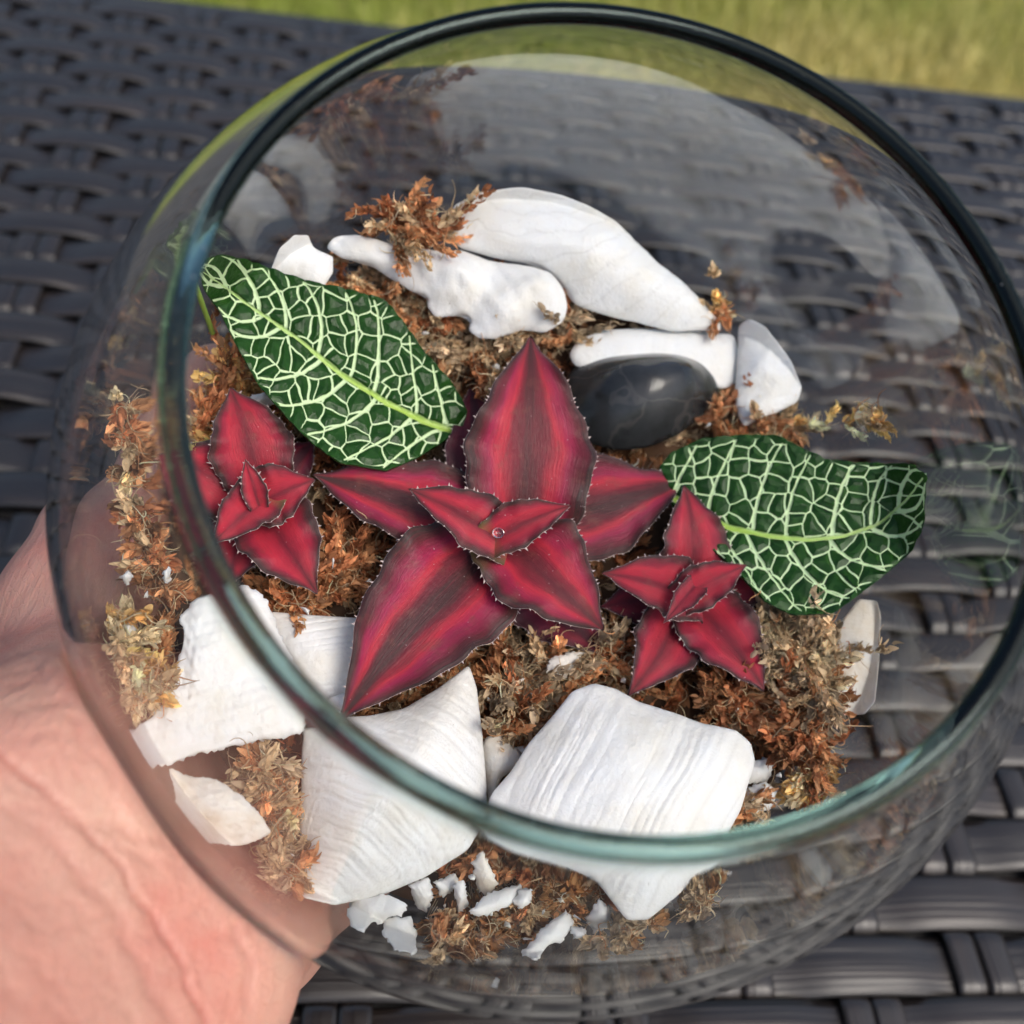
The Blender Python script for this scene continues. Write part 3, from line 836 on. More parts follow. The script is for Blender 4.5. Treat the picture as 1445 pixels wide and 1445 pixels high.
clump('moss_clump', 'brown moss clump under the crushed white shell pieces', [(615, 1325, 22), (660, 1328, 24), (720, 1305, 18), (775, 1275, 16), (810, 1262, 10)], -2.75, 120, [hexlin(180, 128, 76), TAN, hexlin(150, 100, 58), ORG], length=(.25, .5))
clump('moss_clump', 'shaded rusty moss in the gap below the fan shell and the wide ridged shell', [(640, 1215, 18), (700, 1215, 20), (770, 1240, 20), (830, 1250, 16)], -3.0, 80, [RUST, ORG, TAN, BRN], length=(.25, .5))
clump('moss_sprig', 'thin brown moss strand lying below the wide ridged shell', [(855, 1338, 6), (900, 1310, 10), (950, 1290, 12), (995, 1272, 10)], -2.7, 34, [TAN, hexlin(180, 128, 76), GREY], length=(.2, .4))
clump('moss_clump', 'small tan moss tuft between the ridged shell and the rim', [(1035, 1150, 12), (1045, 1165, 14), (1050, 1140, 10)], -2.5, 26, [TAN, ORG, GREY], length=(.3, .5))
clump('moss_clump', 'orange and tan moss behind the small rosette beside the thumb', [(305, 490, 10), (325, 530, 18), (350, 560, 20), (290, 620, 24)], [-2.3, -2.7, -2.8, -2.7], 60, [ORG, TAN, GOLD, RUST])
clump('moss_sprig', 'single curled orange moss sprig standing behind the long white shell', [(1008, 395, 8), (1013, 425, 7), (1012, 445, 6)], [-1.9, -2.1, -2.3], 12, [GOLD, ORG, TAN], length=(.2, .35), per=34)
clump('moss_clump', 'rusty moss in the shade between the large and the small rosette', [(470, 740, 26), (500, 800, 32), (450, 830, 26), (400, 850, 16)], -2.95, 80, [RUST, RUST, ORG, BRN])

# ------------------------------------------------------------------ shells and stones
def resample(poly, n, smooth=2):
    p = np.array(poly, float); q = np.concatenate([p, p[:1]])
    s = np.concatenate([[0], np.cumsum(np.linalg.norm(np.diff(q, axis=0), axis=1))])
    u = np.linspace(0, s[-1], n, endpoint=False)
    r = np.stack([np.interp(u, s, q[:, 0]), np.interp(u, s, q[:, 1])], -1)
    for _ in range(smooth): r = .5 * r + .25 * (np.roll(r, 1, 0) + np.roll(r, -1, 0))
    return r
def shell(name, label, poly, z, dome=.25, thick=.16, gx=0., gy=0., ridge=None, lumps=(), rough=.012, mat='shell', group=None, nr=30, na=120, seed=0, smooth=2, parent=None, edge=.5, jag=0.0, center=None):
    """solid shell piece: pixel outline laid on a tilted plane at bowl height z (cm), domed, with ridges and thickness"""
    o = resample(poly, na, smooth)
    if jag: o += rng.normal(0, jag, o.shape)
    c = o.mean(0) if center is None else np.array(center, float)
    r = np.linspace(0, 1, nr) ** .8
    g = c + (o[None] - c) * r[:, None, None]
    for _ in range(nr * 3):
        q = g.copy(); q[1:-1] = .25 * (g[:-2] + g[2:] + np.roll(g, 1, 1)[1:-1] + np.roll(g, -1, 1)[1:-1]); q[0] = q[1].mean(0); g = q
    rho = np.broadcast_to(r[:, None], g.shape[:2])
    base = z + gx * (g[..., 0] - c[0]) / 100 + gy * (c[1] - g[..., 1]) / 100
    h = dome * (1 - rho ** 2)
    gv = np.zeros_like(h)
    if ridge is not None:
        dz, gv = ridge(g[..., 0], g[..., 1]); h = h + dz * np.clip((1 - rho) * 6 + .35, 0, 1)
    for (lx, ly, lr, lh) in lumps:
        h = h + lh * np.exp(-((g[..., 0] - lx) ** 2 + (g[..., 1] - ly) ** 2) / lr ** 2)
    nn = np.stack([g[..., 0] * .05, g[..., 1] * .05, np.full_like(h, seed * 1.7)], -1)
    h = h + rough * smooth_noise(nn, seed + 50, 4)
    rim = np.sqrt(np.clip(1 - rho ** (2 / max(edge, .05)), 0, 1))
    mid = P(g[..., 0], g[..., 1], base)
    up = mid + AX * (h + thick * .5 * rim)[..., None]
    dn = mid + AX * (h - thick * .5 * rim - .001)[..., None]
    V = np.concatenate([keep_in(up.reshape(-1, 3), 7.68), keep_in(dn.reshape(-1, 3), 7.66)])
    n0 = nr * na
    f = np.concatenate([grid_faces(nr, na, wrap_v=True), grid_faces(nr, na, wrap_v=True, flip=True) + n0])
    i = np.arange(na); j = (i + 1) % na; b = (nr - 1) * na
    side = np.stack([b + i, b + i + n0, b + j + n0, b + j], -1)
    ob = add(name, c2w(V), np.concatenate([f, side]), MAT[mat], parent, True, attrs={'groove': np.concatenate([gv.ravel(), gv.ravel()])})
    if label: tag(ob, label, 'pebble' if 'pebble' in name else 'shell', group)
    return ob
def line_ridges(dx, dy, freqs, amp, seed, curve=0.0, org=(0, 0)):
    """parallel growth lines: height varies across direction (dx,dy)"""
    r = np.random.default_rng(seed); ph = r.uniform(0, 6.28, len(freqs))
    def f(x, y):
        a = (x - org[0]) * dx + (y - org[1]) * dy; l = -(x - org[0]) * dy + (y - org[1]) * dx
        a = a + curve * l * l + 2.0 * np.sin(l * .021 + 1) + 1.2 * np.sin(l * .05 + a * .02)
        h = 0; g = 0
        for fr, p in zip(freqs, ph):
            s = np.sin(a * fr + p + .9 * np.sin(a * fr * .37 + p)); md = np.clip(.15 + .85 * np.sin(a * .019 * (1 + fr) + p * 2) ** 2 + .25 * np.sin(l * .03 + p), .05, 1.1); h = h - amp * md * (1 - np.abs(s)) ** 2 * (.6 + fr * 1.6) + amp * .3 * np.sin(a * fr * .31 + p); g = np.maximum(g, np.clip((1 - np.abs(s)) * 2 - 1.6, 0, 1) * 2 * md)
        return h, np.clip(g, 0, 1)
    return f
def arc_ridges(cx, cy, freqs, amp, seed):
    r = np.random.default_rng(seed); ph = r.uniform(0, 6.28, len(freqs))
    def f(x, y):
        a = np.hypot((x - cx), (y - cy) * 1.05); th = np.arctan2(y - cy, x - cx)
        a = a + 3 * np.sin(th * 9) + 2 * np.sin(th * 23 + 1)
        h = 0; g = 0
        for fr, p in zip(freqs, ph):
            s = np.sin(a * fr + p); h = h - amp * (1 - np.abs(s)) ** 2; g = np.maximum(g, np.clip((1 - np.abs(s)) * 2 - 1.6, 0, 1) * 2)
        return h, np.clip(g, 0, 1)
    return f

shell('white_shell', 'large smooth white shell leaning at the back behind the dark pebble',
      [(632, 312), (640, 290), (680, 270), (740, 264), (790, 275), (830, 290), (870, 312), (900, 345), (925, 370), (960, 395), (990, 425), (1018, 455), (1018, 468), (990, 466), (950, 468), (900, 455), (850, 445), (810, 430), (795, 405), (760, 375), (700, 365), (650, 350), (635, 335)],
      -2.0, dome=.42, thick=.32, gy=.35, ridge=arc_ridges(760, 200, [.10], .012, 1), rough=.03, nr=40, na=180, seed=1)
shell('shell_fragment', 'knobbly white bone-like shell fragment with a long arm lying across the moss',
      [(460, 350), (470, 335), (500, 333), (560, 348), (620, 355), (650, 352), (690, 370), (740, 375), (775, 385), (795, 410), (800, 435), (795, 455), (770, 470), (735, 468), (700, 480), (675, 478), (660, 465), (668, 445), (640, 445), (615, 448), (602, 430), (605, 418), (580, 410), (555, 395), (520, 375), (480, 365)],
      -2.05, dome=.25, thick=.30, gy=.2, lumps=[(635, 400, 26, .16), (755, 430, 34, .30), (755, 438, 15, -.16), (690, 405, 22, -.12), (710, 455, 18, .14), (670, 440, 16, -.1), (640, 415, 10, -.08), (500, 345, 22, .06)], rough=.05, nr=44, na=200, seed=2, center=(690, 415))
shell('white_shell', 'small white shell piece with a notch beside the tip of the net-veined leaf',
      [(378, 390), (395, 350), (415, 332), (435, 332), (443, 352), (470, 362), (470, 385), (455, 408), (420, 404)], -1.75, dome=.1, thick=.2, gx=.2, lumps=[(400, 365, 12, .06)], seed=3, smooth=1)
shell('white_shell', 'flat white shell bar lying behind the dark pebble',
      [(803, 500), (815, 480), (850, 466), (900, 463), (960, 468), (1035, 472), (1043, 500), (1040, 540), (1020, 550), (980, 535), (920, 525), (850, 525), (810, 515)], -2.65, dome=.1, thick=.3, seed=4, smooth=2, edge=.5, rough=.03)
shell('white_shell', 'triangular white shell chunk leaning beside the end of the dark pebble',
      [(1043, 458), (1058, 449), (1080, 462), (1110, 500), (1132, 545), (1125, 568), (1090, 585), (1050, 602), (1036, 570), (1040, 520), (1042, 480)], -2.35, dome=.12, thick=.34, gx=.3, lumps=[(1065, 520, 18, .10)], seed=5, smooth=2, edge=.6, rough=.04)
shell('white_shell', 'smooth flat white shell standing against the glass beside straw-coloured moss',
      [(1162, 1000), (1170, 950), (1185, 880), (1212, 845), (1238, 848), (1243, 870), (1240, 940), (1235, 990), (1220, 1008), (1190, 1010)], -2.15, dome=.08, thick=.14, gx=.3, seed=6, rough=.01, mat='shell_warm', smooth=1)
shell('white_shell', 'chalky white shell with a ragged edge leaning on the glass above the palm',
      [(345, 825), (370, 838), (382, 860), (397, 900), (430, 960), (442, 1000), (425, 1040), (380, 1045), (330, 1055), (280, 1066), (225, 1084), (195, 1086), (168, 1040), (200, 1022), (235, 985), (246, 940), (260, 900), (250, 872), (268, 850), (300, 835)],
      -1.45, dome=.16, thick=.22, gx=-.42, rough=.085, jag=1.6, nr=44, na=200, seed=7, smooth=2, edge=.3, lumps=[(330, 980, 30, -.05), (290, 930, 22, .06), (360, 900, 26, .07)])
shell('ridged_shell', 'streaked white shell half hidden under the long lower leaf of the large rosette',
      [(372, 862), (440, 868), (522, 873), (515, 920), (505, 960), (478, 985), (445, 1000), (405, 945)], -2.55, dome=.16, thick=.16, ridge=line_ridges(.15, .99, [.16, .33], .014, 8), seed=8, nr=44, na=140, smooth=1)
shell('white_shell', 'thin rounded white shell edge under the tip of the long lower leaf', [(450, 1000), (465, 985), (490, 975), (500, 1000), (482, 1018), (460, 1018)], -2.35, dome=.05, thick=.12, seed=9, na=60, nr=12)
shell('white_shell', 'small pointed oval white shell against the glass above the palm heel',
      [(233, 1086), (262, 1098), (300, 1100), (340, 1125), (365, 1150), (381, 1176), (360, 1190), (330, 1199), (290, 1190), (260, 1160), (245, 1130)], -1.15, dome=.2, thick=.12, gx=-.15, gy=.1, rough=.07, seed=10, jag=.7, mat='shell_warm', lumps=[(300, 1150, 25, .05)])
shell('fan_shell', 'big fan-shaped white clam shell with fine growth lines under the long lower leaf',
      [(425, 1030), (450, 1018), (482, 1012), (520, 1010), (570, 1000), (620, 970), (662, 938), (673, 970), (681, 1040), (687, 1110), (686, 1150), (662, 1200), (600, 1240), (540, 1266), (470, 1283), (425, 1272), (413, 1240), (421, 1180), (424, 1100)],
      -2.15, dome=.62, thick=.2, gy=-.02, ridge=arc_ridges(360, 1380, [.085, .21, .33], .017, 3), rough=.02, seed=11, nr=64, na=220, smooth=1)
shell('ridged_shell', 'wide white shell with deep parallel ridges in front of the small rosettes',
      [(687, 1140), (695, 1118), (720, 1090), (745, 1050), (780, 1010), (808, 975), (838, 964), (870, 972), (900, 990), (950, 1005), (990, 1020), (1040, 1031), (1060, 1048), (1066, 1075), (1055, 1110), (1045, 1145), (1020, 1190), (1000, 1225), (955, 1270), (915, 1303), (885, 1303), (868, 1280), (845, 1250), (790, 1225), (720, 1200), (690, 1172)],
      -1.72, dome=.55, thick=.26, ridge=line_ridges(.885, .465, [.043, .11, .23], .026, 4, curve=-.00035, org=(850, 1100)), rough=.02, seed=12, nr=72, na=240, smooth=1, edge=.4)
shell('white_shell', 'small curved white shell wedged between the fan shell and the wide ridged shell', [(685, 1040), (705, 1036), (730, 1058), (738, 1076), (705, 1100), (693, 1142), (683, 1100), (680, 1055)], -2.5, dome=.14, thick=.12, seed=13, na=70, nr=16, mat='shell_warm')
shell('shell_chip', 'tiny white shell chip at the corner of the small wedged shell', [(722, 1055), (740, 1052), (752, 1062), (742, 1072), (728, 1068)], -2.7, dome=.05, thick=.1, seed=14, na=40, nr=8)

g = 'white shell chips crushed along the glass'
chips = [
    ('ribbed white shell chip with a wavy edge below the fan shell', [(486, 1288), (493, 1270), (545, 1264), (577, 1283), (562, 1300), (547, 1296), (537, 1312), (522, 1305), (511, 1322), (492, 1312)], -2.2, 1),
    ('square white shell chip beside the brown moss clump by the palm', [(538, 1302), (578, 1297), (586, 1320), (588, 1351), (555, 1346), (540, 1326)], -2.1, 1),
    ('curved white shell chip standing beside the ribbed chip', [(575, 1250), (605, 1240), (611, 1268), (601, 1292), (586, 1286)], -2.3, 1),
    ('small flat white shell chip under the edge of the fan shell', [(610, 1247), (640, 1234), (652, 1250), (622, 1272)], -2.45, 1),
    ('narrow upright white shell chip between two flat chips', [(638, 1250), (655, 1243), (660, 1280), (645, 1294)], -2.25, 1),
    ('tall pointed ivory shell chip between the two big shells', [(667, 1217), (680, 1206), (705, 1250), (690, 1267), (674, 1262)], -2.3, 2),
    ('leaf-shaped white shell chip with a scalloped edge on the brown moss', [(658, 1292), (690, 1262), (715, 1256), (736, 1250), (732, 1275), (702, 1290), (676, 1297)], -2.15, 1),
    ('small white shell chip tucked behind the scalloped chip', [(722, 1277), (735, 1254), (750, 1258), (750, 1272), (736, 1288)], -2.2, 1),
    ('long broken white shell chip at the end of the brown moss clump', [(732, 1352), (768, 1312), (802, 1288), (812, 1308), (790, 1338), (775, 1336), (757, 1361)], -2.1, 1),
    ('tiny white shell chip beside the long broken chip', [(804, 1310), (825, 1313), (830, 1331), (808, 1329)], -2.2, 1),
    ('rounded greyish white shell chip near the tip of the wide ridged shell', [(826, 1302), (846, 1270), (863, 1290), (866, 1312), (842, 1324)], -2.3, 1),
    ('small white shell chip beside the thin moss strand', [(943, 1270), (965, 1254), (977, 1275), (956, 1291)], -2.45, 1),
    ('flat ivory shell chip against the glass under the ridged shell', [(978, 1247), (1020, 1231), (1037, 1240), (1002, 1254)], -2.5, 2),
    ('tiny white flake stuck to the glass below the moss', [(691, 1398), (700, 1383), (704, 1388), (697, 1400)], -1.2, 1),
    ('upper thin white shard beside the wide ridged shell', [(1050, 1078), (1084, 1068), (1091, 1085), (1082, 1104), (1056, 1106)], -2.6, 1),
    ('lower thin white shard beside the wide ridged shell', [(1055, 1112), (1078, 1104), (1096, 1116), (1090, 1140), (1062, 1150), (1048, 1140)], -2.55, 1),
    ('irregular cream shell chip on the moss in front of the large rosette', [(768, 948), (778, 928), (798, 920), (826, 922), (815, 938), (800, 957), (782, 958)], -2.4, 2),
    ('small round white shell chip on rust moss beside the lower leaf of the large rosette', [(527, 845), (540, 839), (548, 850), (540, 862), (528, 858)], -2.5, 1),
    ('tiny white shell chip in the moss above the wide ridged shell', [(742, 985), (750, 975), (758, 985), (750, 998)], -2.5, 1),
    ('small white chip in the cream moss near the chalky shell', [(168, 882), (182, 872), (190, 890), (178, 905)], -1.1, 1),
    ('tiny white chip showing through the rope-like moss sprig', [(228, 808), (238, 800), (240, 818), (230, 825)], -1.0, 1),
    ('small white chip beside the thumb in the rope-like moss', [(166, 818), (178, 806), (186, 815), (176, 826)], -1.0, 1),
    ('white shell chip half hidden by the small rosette beside the thumb', [(352, 560), (385, 552), (390, 570), (360, 578)], -2.3, 1),
]
for k, (lab, poly, z, m) in enumerate(chips):
    shell('shell_chip', lab, poly, z, dome=.10, thick=.14, rough=.07, gx=rng.uniform(-.6, .6), gy=rng.uniform(-.3, .9), seed=20 + k, na=48, nr=10, smooth=1, group=g, mat='shell' if m == 1 else 'shell_warm', edge=.55, jag=1.3)
crumb_spots = [(520, 1282), (560, 1330), (602, 1300), (628, 1282), (665, 1240), (690, 1290), (715, 1310), (745, 1330), (768, 1292), (790, 1275), (815, 1298), (850, 1335), (885, 1312), (930, 1288),
               (1000, 1262), (1062, 1128), (1075, 1158), (1100, 1095), (735, 960), (690, 985), (880, 960), (1040, 1000), (1105, 985), (470, 795), (520, 820), (430, 862), (600, 470), (700, 520), (1000, 600), (395, 1110), (380, 1160), (410, 1210), (205, 840), (215, 905), (190, 930)]
for k, (x, y) in enumerate(crumb_spots):
    a = np.sort(rng.uniform(0, 6.283, 6)); rr_ = rng.uniform(4, 9) * rng.uniform(.6, 1.2, 6); el = rng.uniform(.5, 1.0); th = rng.uniform(0, 3.14)
    q = np.stack([rr_ * np.cos(a), el * rr_ * np.sin(a)], -1) @ np.array([[math.cos(th), math.sin(th)], [-math.sin(th), math.cos(th)]]) + np.array([x, y])
    zc_ = -1.2 if x < 250 else (-1.9 if x < 420 and y > 1000 else -2.3)
    if y > 1230: lab = 'tiny white shell crumb by the tip of the wide ridged shell' if x > 860 else ('tiny white shell crumb in the brown moss below the wide ridged shell' if x > 730 else ('tiny white shell crumb among the chips below the fan shell' if x > 590 else 'tiny white shell crumb beside the ribbed chip by the palm'))
    elif x > 1055: lab = 'tiny white shell crumb in the rust moss beside the wide ridged shell' if y > 1050 else 'tiny white shell crumb under the smooth shell by the glass'
    elif x < 250: lab = 'tiny white shell crumb in the moss above the chalky shell'
    elif x < 420 and y > 1000: lab = 'tiny white shell crumb in the tan moss beside the fan shell'
    elif x < 560 and y > 700: lab = 'tiny white shell crumb on rust moss beside the large rosette'
    elif y < 560: lab = 'tiny white shell crumb in the moss under the knobbly fragment'
    elif y < 700: lab = 'tiny white shell crumb in orange moss beside the dark pebble'
    elif x < 800: lab = 'tiny white shell crumb in brown moss under the lowest leaf of the large rosette'
    else: lab = 'tiny white shell crumb in the moss under the small rosette by the ridged shell'
    shell('shell_crumb', lab, q, zc_, dome=.05, thick=.09, rough=.05, gx=rng.uniform(-1, 1), gy=rng.uniform(-1, 1), seed=90 + k, na=22, nr=6, smooth=0, group='white shell crumbs in the moss', mat='shell' if k % 3 else 'shell_warm', edge=.5)
shell('dark_pebble', 'smooth polished black pebble with fine pale veins beside the large rosette',
      [(800, 530), (815, 512), (860, 503), (910, 501), (960, 503), (995, 515), (1013, 535), (1012, 560), (990, 590), (955, 615), (915, 632), (870, 636), (830, 625), (805, 590), (798, 560)],
      -2.75, dome=.75, thick=.7, gy=-.1, rough=.02, mat='pebble', seed=60, nr=40, na=120, edge=.9, lumps=[(960, 545, 60, .1)])

# ------------------------------------------------------------------ plants
def frame_at(base, tip):
    d = tip - base; d /= np.linalg.norm(d)
    s = np.cross(d, AX); s /= np.linalg.norm(s); n = np.cross(s, d)
    return d, s, n
def brom_leaf(parent, bpx, tpx, wpx, zb_, zt, fold=.25, arch=.12, droop=.10, soft=0., olive=0., dark=0., twist=0., seed=0, bend=0.):
    """one stiff tapering leaf with wavy serrated margin: blade mesh plus a margin of pale spines"""
    r = np.random.default_rng(seed); twist = twist + r.uniform(-.22, .22); bend = bend + r.uniform(-.035, .035)
    base = P(bpx[0], bpx[1], zb_); tip = P(tpx[0], tpx[1], zt)
    L = np.linalg.norm(tip - base); d, s, n_ = frame_at(base, tip)
    W = wpx / FPX * np.linalg.norm((base + tip) / 2)
    ns_, nt = 64, 25
    S = np.linspace(0, 1, ns_); T = np.linspace(-1, 1, nt)
    w = np.interp(S, [0, .08, .2, .38, .55, .7, .82, .92, 1], [.70, .80, .95, 1.0, .90, .66, .40, .17, .0])
    w = np.convolve(np.pad(w, 3, 'edge'), np.ones(7) / 7, 'valid'); w[-1] = 0
    fq_ = max(10, int(L / .14)); ph1, ph2 = r.uniform(0, 6, 2)
    SS, TT = np.meshgrid(S, T, indexing='ij')
    def surf(SS, TT, off=0.):
        ww = np.interp(SS, S, w) * W * .5
        und = .065 * W * np.sin(SS * 11 + ph1 + 2 * np.sign(TT)) * np.abs(TT) ** 2 * np.sin(np.clip(SS, 0, 1) * math.pi)
        und += .030 * W * np.sin(SS * 29 + ph2 + 3 * TT) * np.abs(TT) ** 3
        lat = TT * ww * (1 + .04 * np.sin(SS * 17 + ph2) + .02 * np.sin(SS * 41 + ph1))
        h = arch * L * 4 * SS * (1 - SS) * .5 - droop * L * np.clip(SS - .6, 0, 1) ** 2 * 2 + fold * ww * (np.abs(TT) ** 1.4) * (1 - .3 * SS) + und
        h = h + twist * lat * SS
        p = base + d * (L * SS)[..., None] + s * (lat + bend * L * np.sin(SS * math.pi))[..., None] + n_ * (h + off)[..., None]
        return p
    up = surf(SS, TT, .018); dn = surf(SS, TT, -.018)
    up_e = up.copy(); V = np.concatenate([up.reshape(-1, 3), dn.reshape(-1, 3)])
    n0 = ns_ * nt
    f = [grid_faces(ns_, nt, flip=False), grid_faces(ns_, nt, flip=True) + n0]
    i = np.arange(ns_ - 1)
    f.append(np.stack([i * nt, i * nt + n0, (i + 1) * nt + n0, (i + 1) * nt], -1)); f.append(np.stack([i * nt + nt - 1, (i + 1) * nt + nt - 1, (i + 1) * nt + nt - 1 + n0, i * nt + nt - 1 + n0], -1))
    at = {'s': np.tile(SS.ravel(), 2), 't': np.tile(TT.ravel(), 2), 'dark': np.full(2 * n0, dark), 'soft': np.full(2 * n0, soft), 'olive': np.full(2 * n0, olive), 'rnd': np.full(2 * n0, r.uniform())}
    lf = add('leaf', c2w(keep_in(V, 7.6)), np.concatenate(f), MAT['brom'], parent, True, attrs=at)
    # margin: fine pale line with forward-pointing spines
    mv, mf = [], []; off = 0
    for sg in (-1, 1):
        se = np.linspace(.04, .985, 110)
        e = surf(se, np.full_like(se, sg * 1.0), .006); ein = surf(se, np.full_like(se, sg * .9), .006)
        tan = np.gradient(e, axis=0); tan /= np.linalg.norm(tan, axis=1, keepdims=True)
        outw = e - ein; outw /= np.maximum(np.linalg.norm(outw, axis=1, keepdims=True), 1e-6)
        upv = np.cross(tan, outw)
        rad = .0052
        tube = np.stack([e + outw * rad, e + (upv - outw * .5) * rad, e + (-upv - outw * .5) * rad], 1)
        mv.append(tube.reshape(-1, 3)); mf.append(grid_faces(len(se), 3, wrap_v=True) + off); off += len(se) * 3
        m = max(8, int(L / .15)); k = np.clip((np.linspace(.05, .95, m) * 109 + r.normal(0, 1.0, m)).astype(int), 1, 108)
        hgt = .055 * r.uniform(.25, 1.5, m)
        q = np.stack([e[k] - tan[k] * .028, e[k] + tan[k] * .016, e[k] + upv[k] * .02, e[k] + outw[k] * hgt[:, None] + tan[k] * .03 + upv[k] * r.uniform(-.01, .03, (m, 1))], 1)
        mv.append(q.reshape(-1, 3)); kk = np.arange(m)[:, None] * 4 + off
        mf.append(np.concatenate([kk + np.array([[0, 1, 3, 3]]), kk + np.array([[1, 2, 3, 3]]), kk + np.array([[2, 0, 3, 3]])])); off += m * 4
    quads = np.concatenate([a for a in mf if (a[:, 2] != a[:, 3]).all()]); tris = np.concatenate([a[:, :3] for a in mf if (a[:, 2] == a[:, 3]).all()])
    mo = link('margin_spines', mesh_from('margin_spines', c2w(keep_in(np.concatenate(mv), 7.62)) - np.array(parent.location), [quads, tris], False), MAT['spine'])
    mo.parent = lf
    return lf

def rosette(label, core, zc, leaves):
    base = c2w(P(core[0], core[1], zc - .5))
    pl = empty('earth_star_plant', base)
    tag(pl, label, 'plant')
    # short stem in the moss
    a = np.linspace(0, 6.283, 14, endpoint=False); zs = np.linspace(-.55, .12, 6)
    c = P(core[0], core[1], zc)
    Vs = np.array([[c + AX * z + BX * math.cos(t) * (.30 - .12 * (z + .55)) + BY * math.sin(t) * (.30 - .12 * (z + .55)) for t in a] for z in zs]).reshape(-1, 3)
    add('stem', c2w(Vs), grid_faces(6, 14, wrap_v=True), MAT['stem'], pl)
    for k, lf in enumerate(leaves):
        brom_leaf(pl, *lf[:5], seed=int(core[0]) + k, **(lf[5] if len(lf) > 5 else {}))
    return pl
R1 = rosette('large crimson earth star rosette with dark banded pointed leaves and a water drop', (702, 755), -2.65, [
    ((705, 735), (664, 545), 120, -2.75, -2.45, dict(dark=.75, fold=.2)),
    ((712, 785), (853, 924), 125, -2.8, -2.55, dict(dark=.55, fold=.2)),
    ((722, 748), (970, 676), 150, -2.6, -2.2, dict(fold=.18, arch=.10)),
    ((690, 738), (442, 668), 132, -2.55, -2.15, dict(fold=.20, arch=.10)),
    ((705, 765), (481, 1014), 190, -2.45, -1.75, dict(fold=.22, arch=.14, droop=.16, bend=.03)),
    ((734, 762), (750, 472), 180, -2.45, -1.45, dict(fold=.22, arch=.12, soft=.15)),
    ((700, 750), (853, 888), 148, -2.15, -1.75, dict(fold=.30, arch=.2, soft=.35, olive=.8)),
    ((722, 775), (578, 689), 84, -1.95, -1.45, dict(fold=.45, soft=.7, olive=.5)),
    ((682, 772), (806, 713), 66, -1.9, -1.40, dict(fold=.7, soft=.8, olive=.8)),
])
R2 = rosette('small crimson earth star rosette with an olive heart beside the thumb', (362, 708), -2.5, [
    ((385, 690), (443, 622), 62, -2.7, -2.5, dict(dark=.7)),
    ((355, 725), (322, 824), 92, -2.6, -2.3, dict(soft=.9, dark=.25)),
    ((352, 705), (226, 640), 118, -2.5, -2.0, dict(soft=.9)),
    ((368, 690), (325, 546), 112, -2.4, -1.8, dict(soft=.8, arch=.18)),
    ((366, 715), (447, 836), 112, -2.35, -1.9, dict(soft=.8, arch=.18)),
    ((350, 715), (444, 676), 88, -2.05, -1.7, dict(soft=1., olive=.9, fold=.4)),
    ((385, 695), (299, 768), 72, -1.95, -1.6, dict(soft=1., olive=.9, fold=.5)),
    ((366, 718), (346, 648), 34, -1.8, -1.4, dict(soft=1., fold=.7)),
])
R3 = rosette('small crimson earth star rosette beside the wide ridged shell', (970, 838), -2.5, [
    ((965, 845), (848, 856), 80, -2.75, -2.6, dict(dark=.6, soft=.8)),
    ((975, 838), (967, 685), 110, -2.4, -1.7, dict(soft=.8, arch=.18)),
    ((980, 832), (1113, 784), 98, -2.5, -2.1, dict(soft=.8)),
    ((968, 845), (889, 980), 102, -2.5, -2.0, dict(soft=.7)),
    ((970, 845), (1080, 973), 110, -2.35, -1.9, dict(soft=.7, arch=.16)),
    ((990, 850), (851, 808), 90, -2.05, -1.7, dict(soft=1., fold=.4)),
    ((950, 852), (1054, 797), 62, -1.95, -1.5, dict(soft=1., fold=.5)),
    ((985, 822), (938, 878), 36, -1.8, -1.4, dict(soft=1., fold=.7, dark=.3)),
])
# water drop in the heart of the large rosette
dc = P(703, 752, -1.60); a1 = np.linspace(0, math.pi, 14); a2 = np.linspace(0, 6.283, 24, endpoint=False)
Vd = np.array([[dc + .11 * (BX * math.sin(p) * math.cos(t) + BY * math.sin(p) * math.sin(t) * .9 + AX * math.cos(p) * .7) for t in a2] for p in a1]).reshape(-1, 3)
dr = add('water_drop', c2w(Vd), grid_faces(14, 24, wrap_v=True), MAT['water']); tag(dr, 'shiny water drop in the heart of the large crimson rosette', 'water drop')

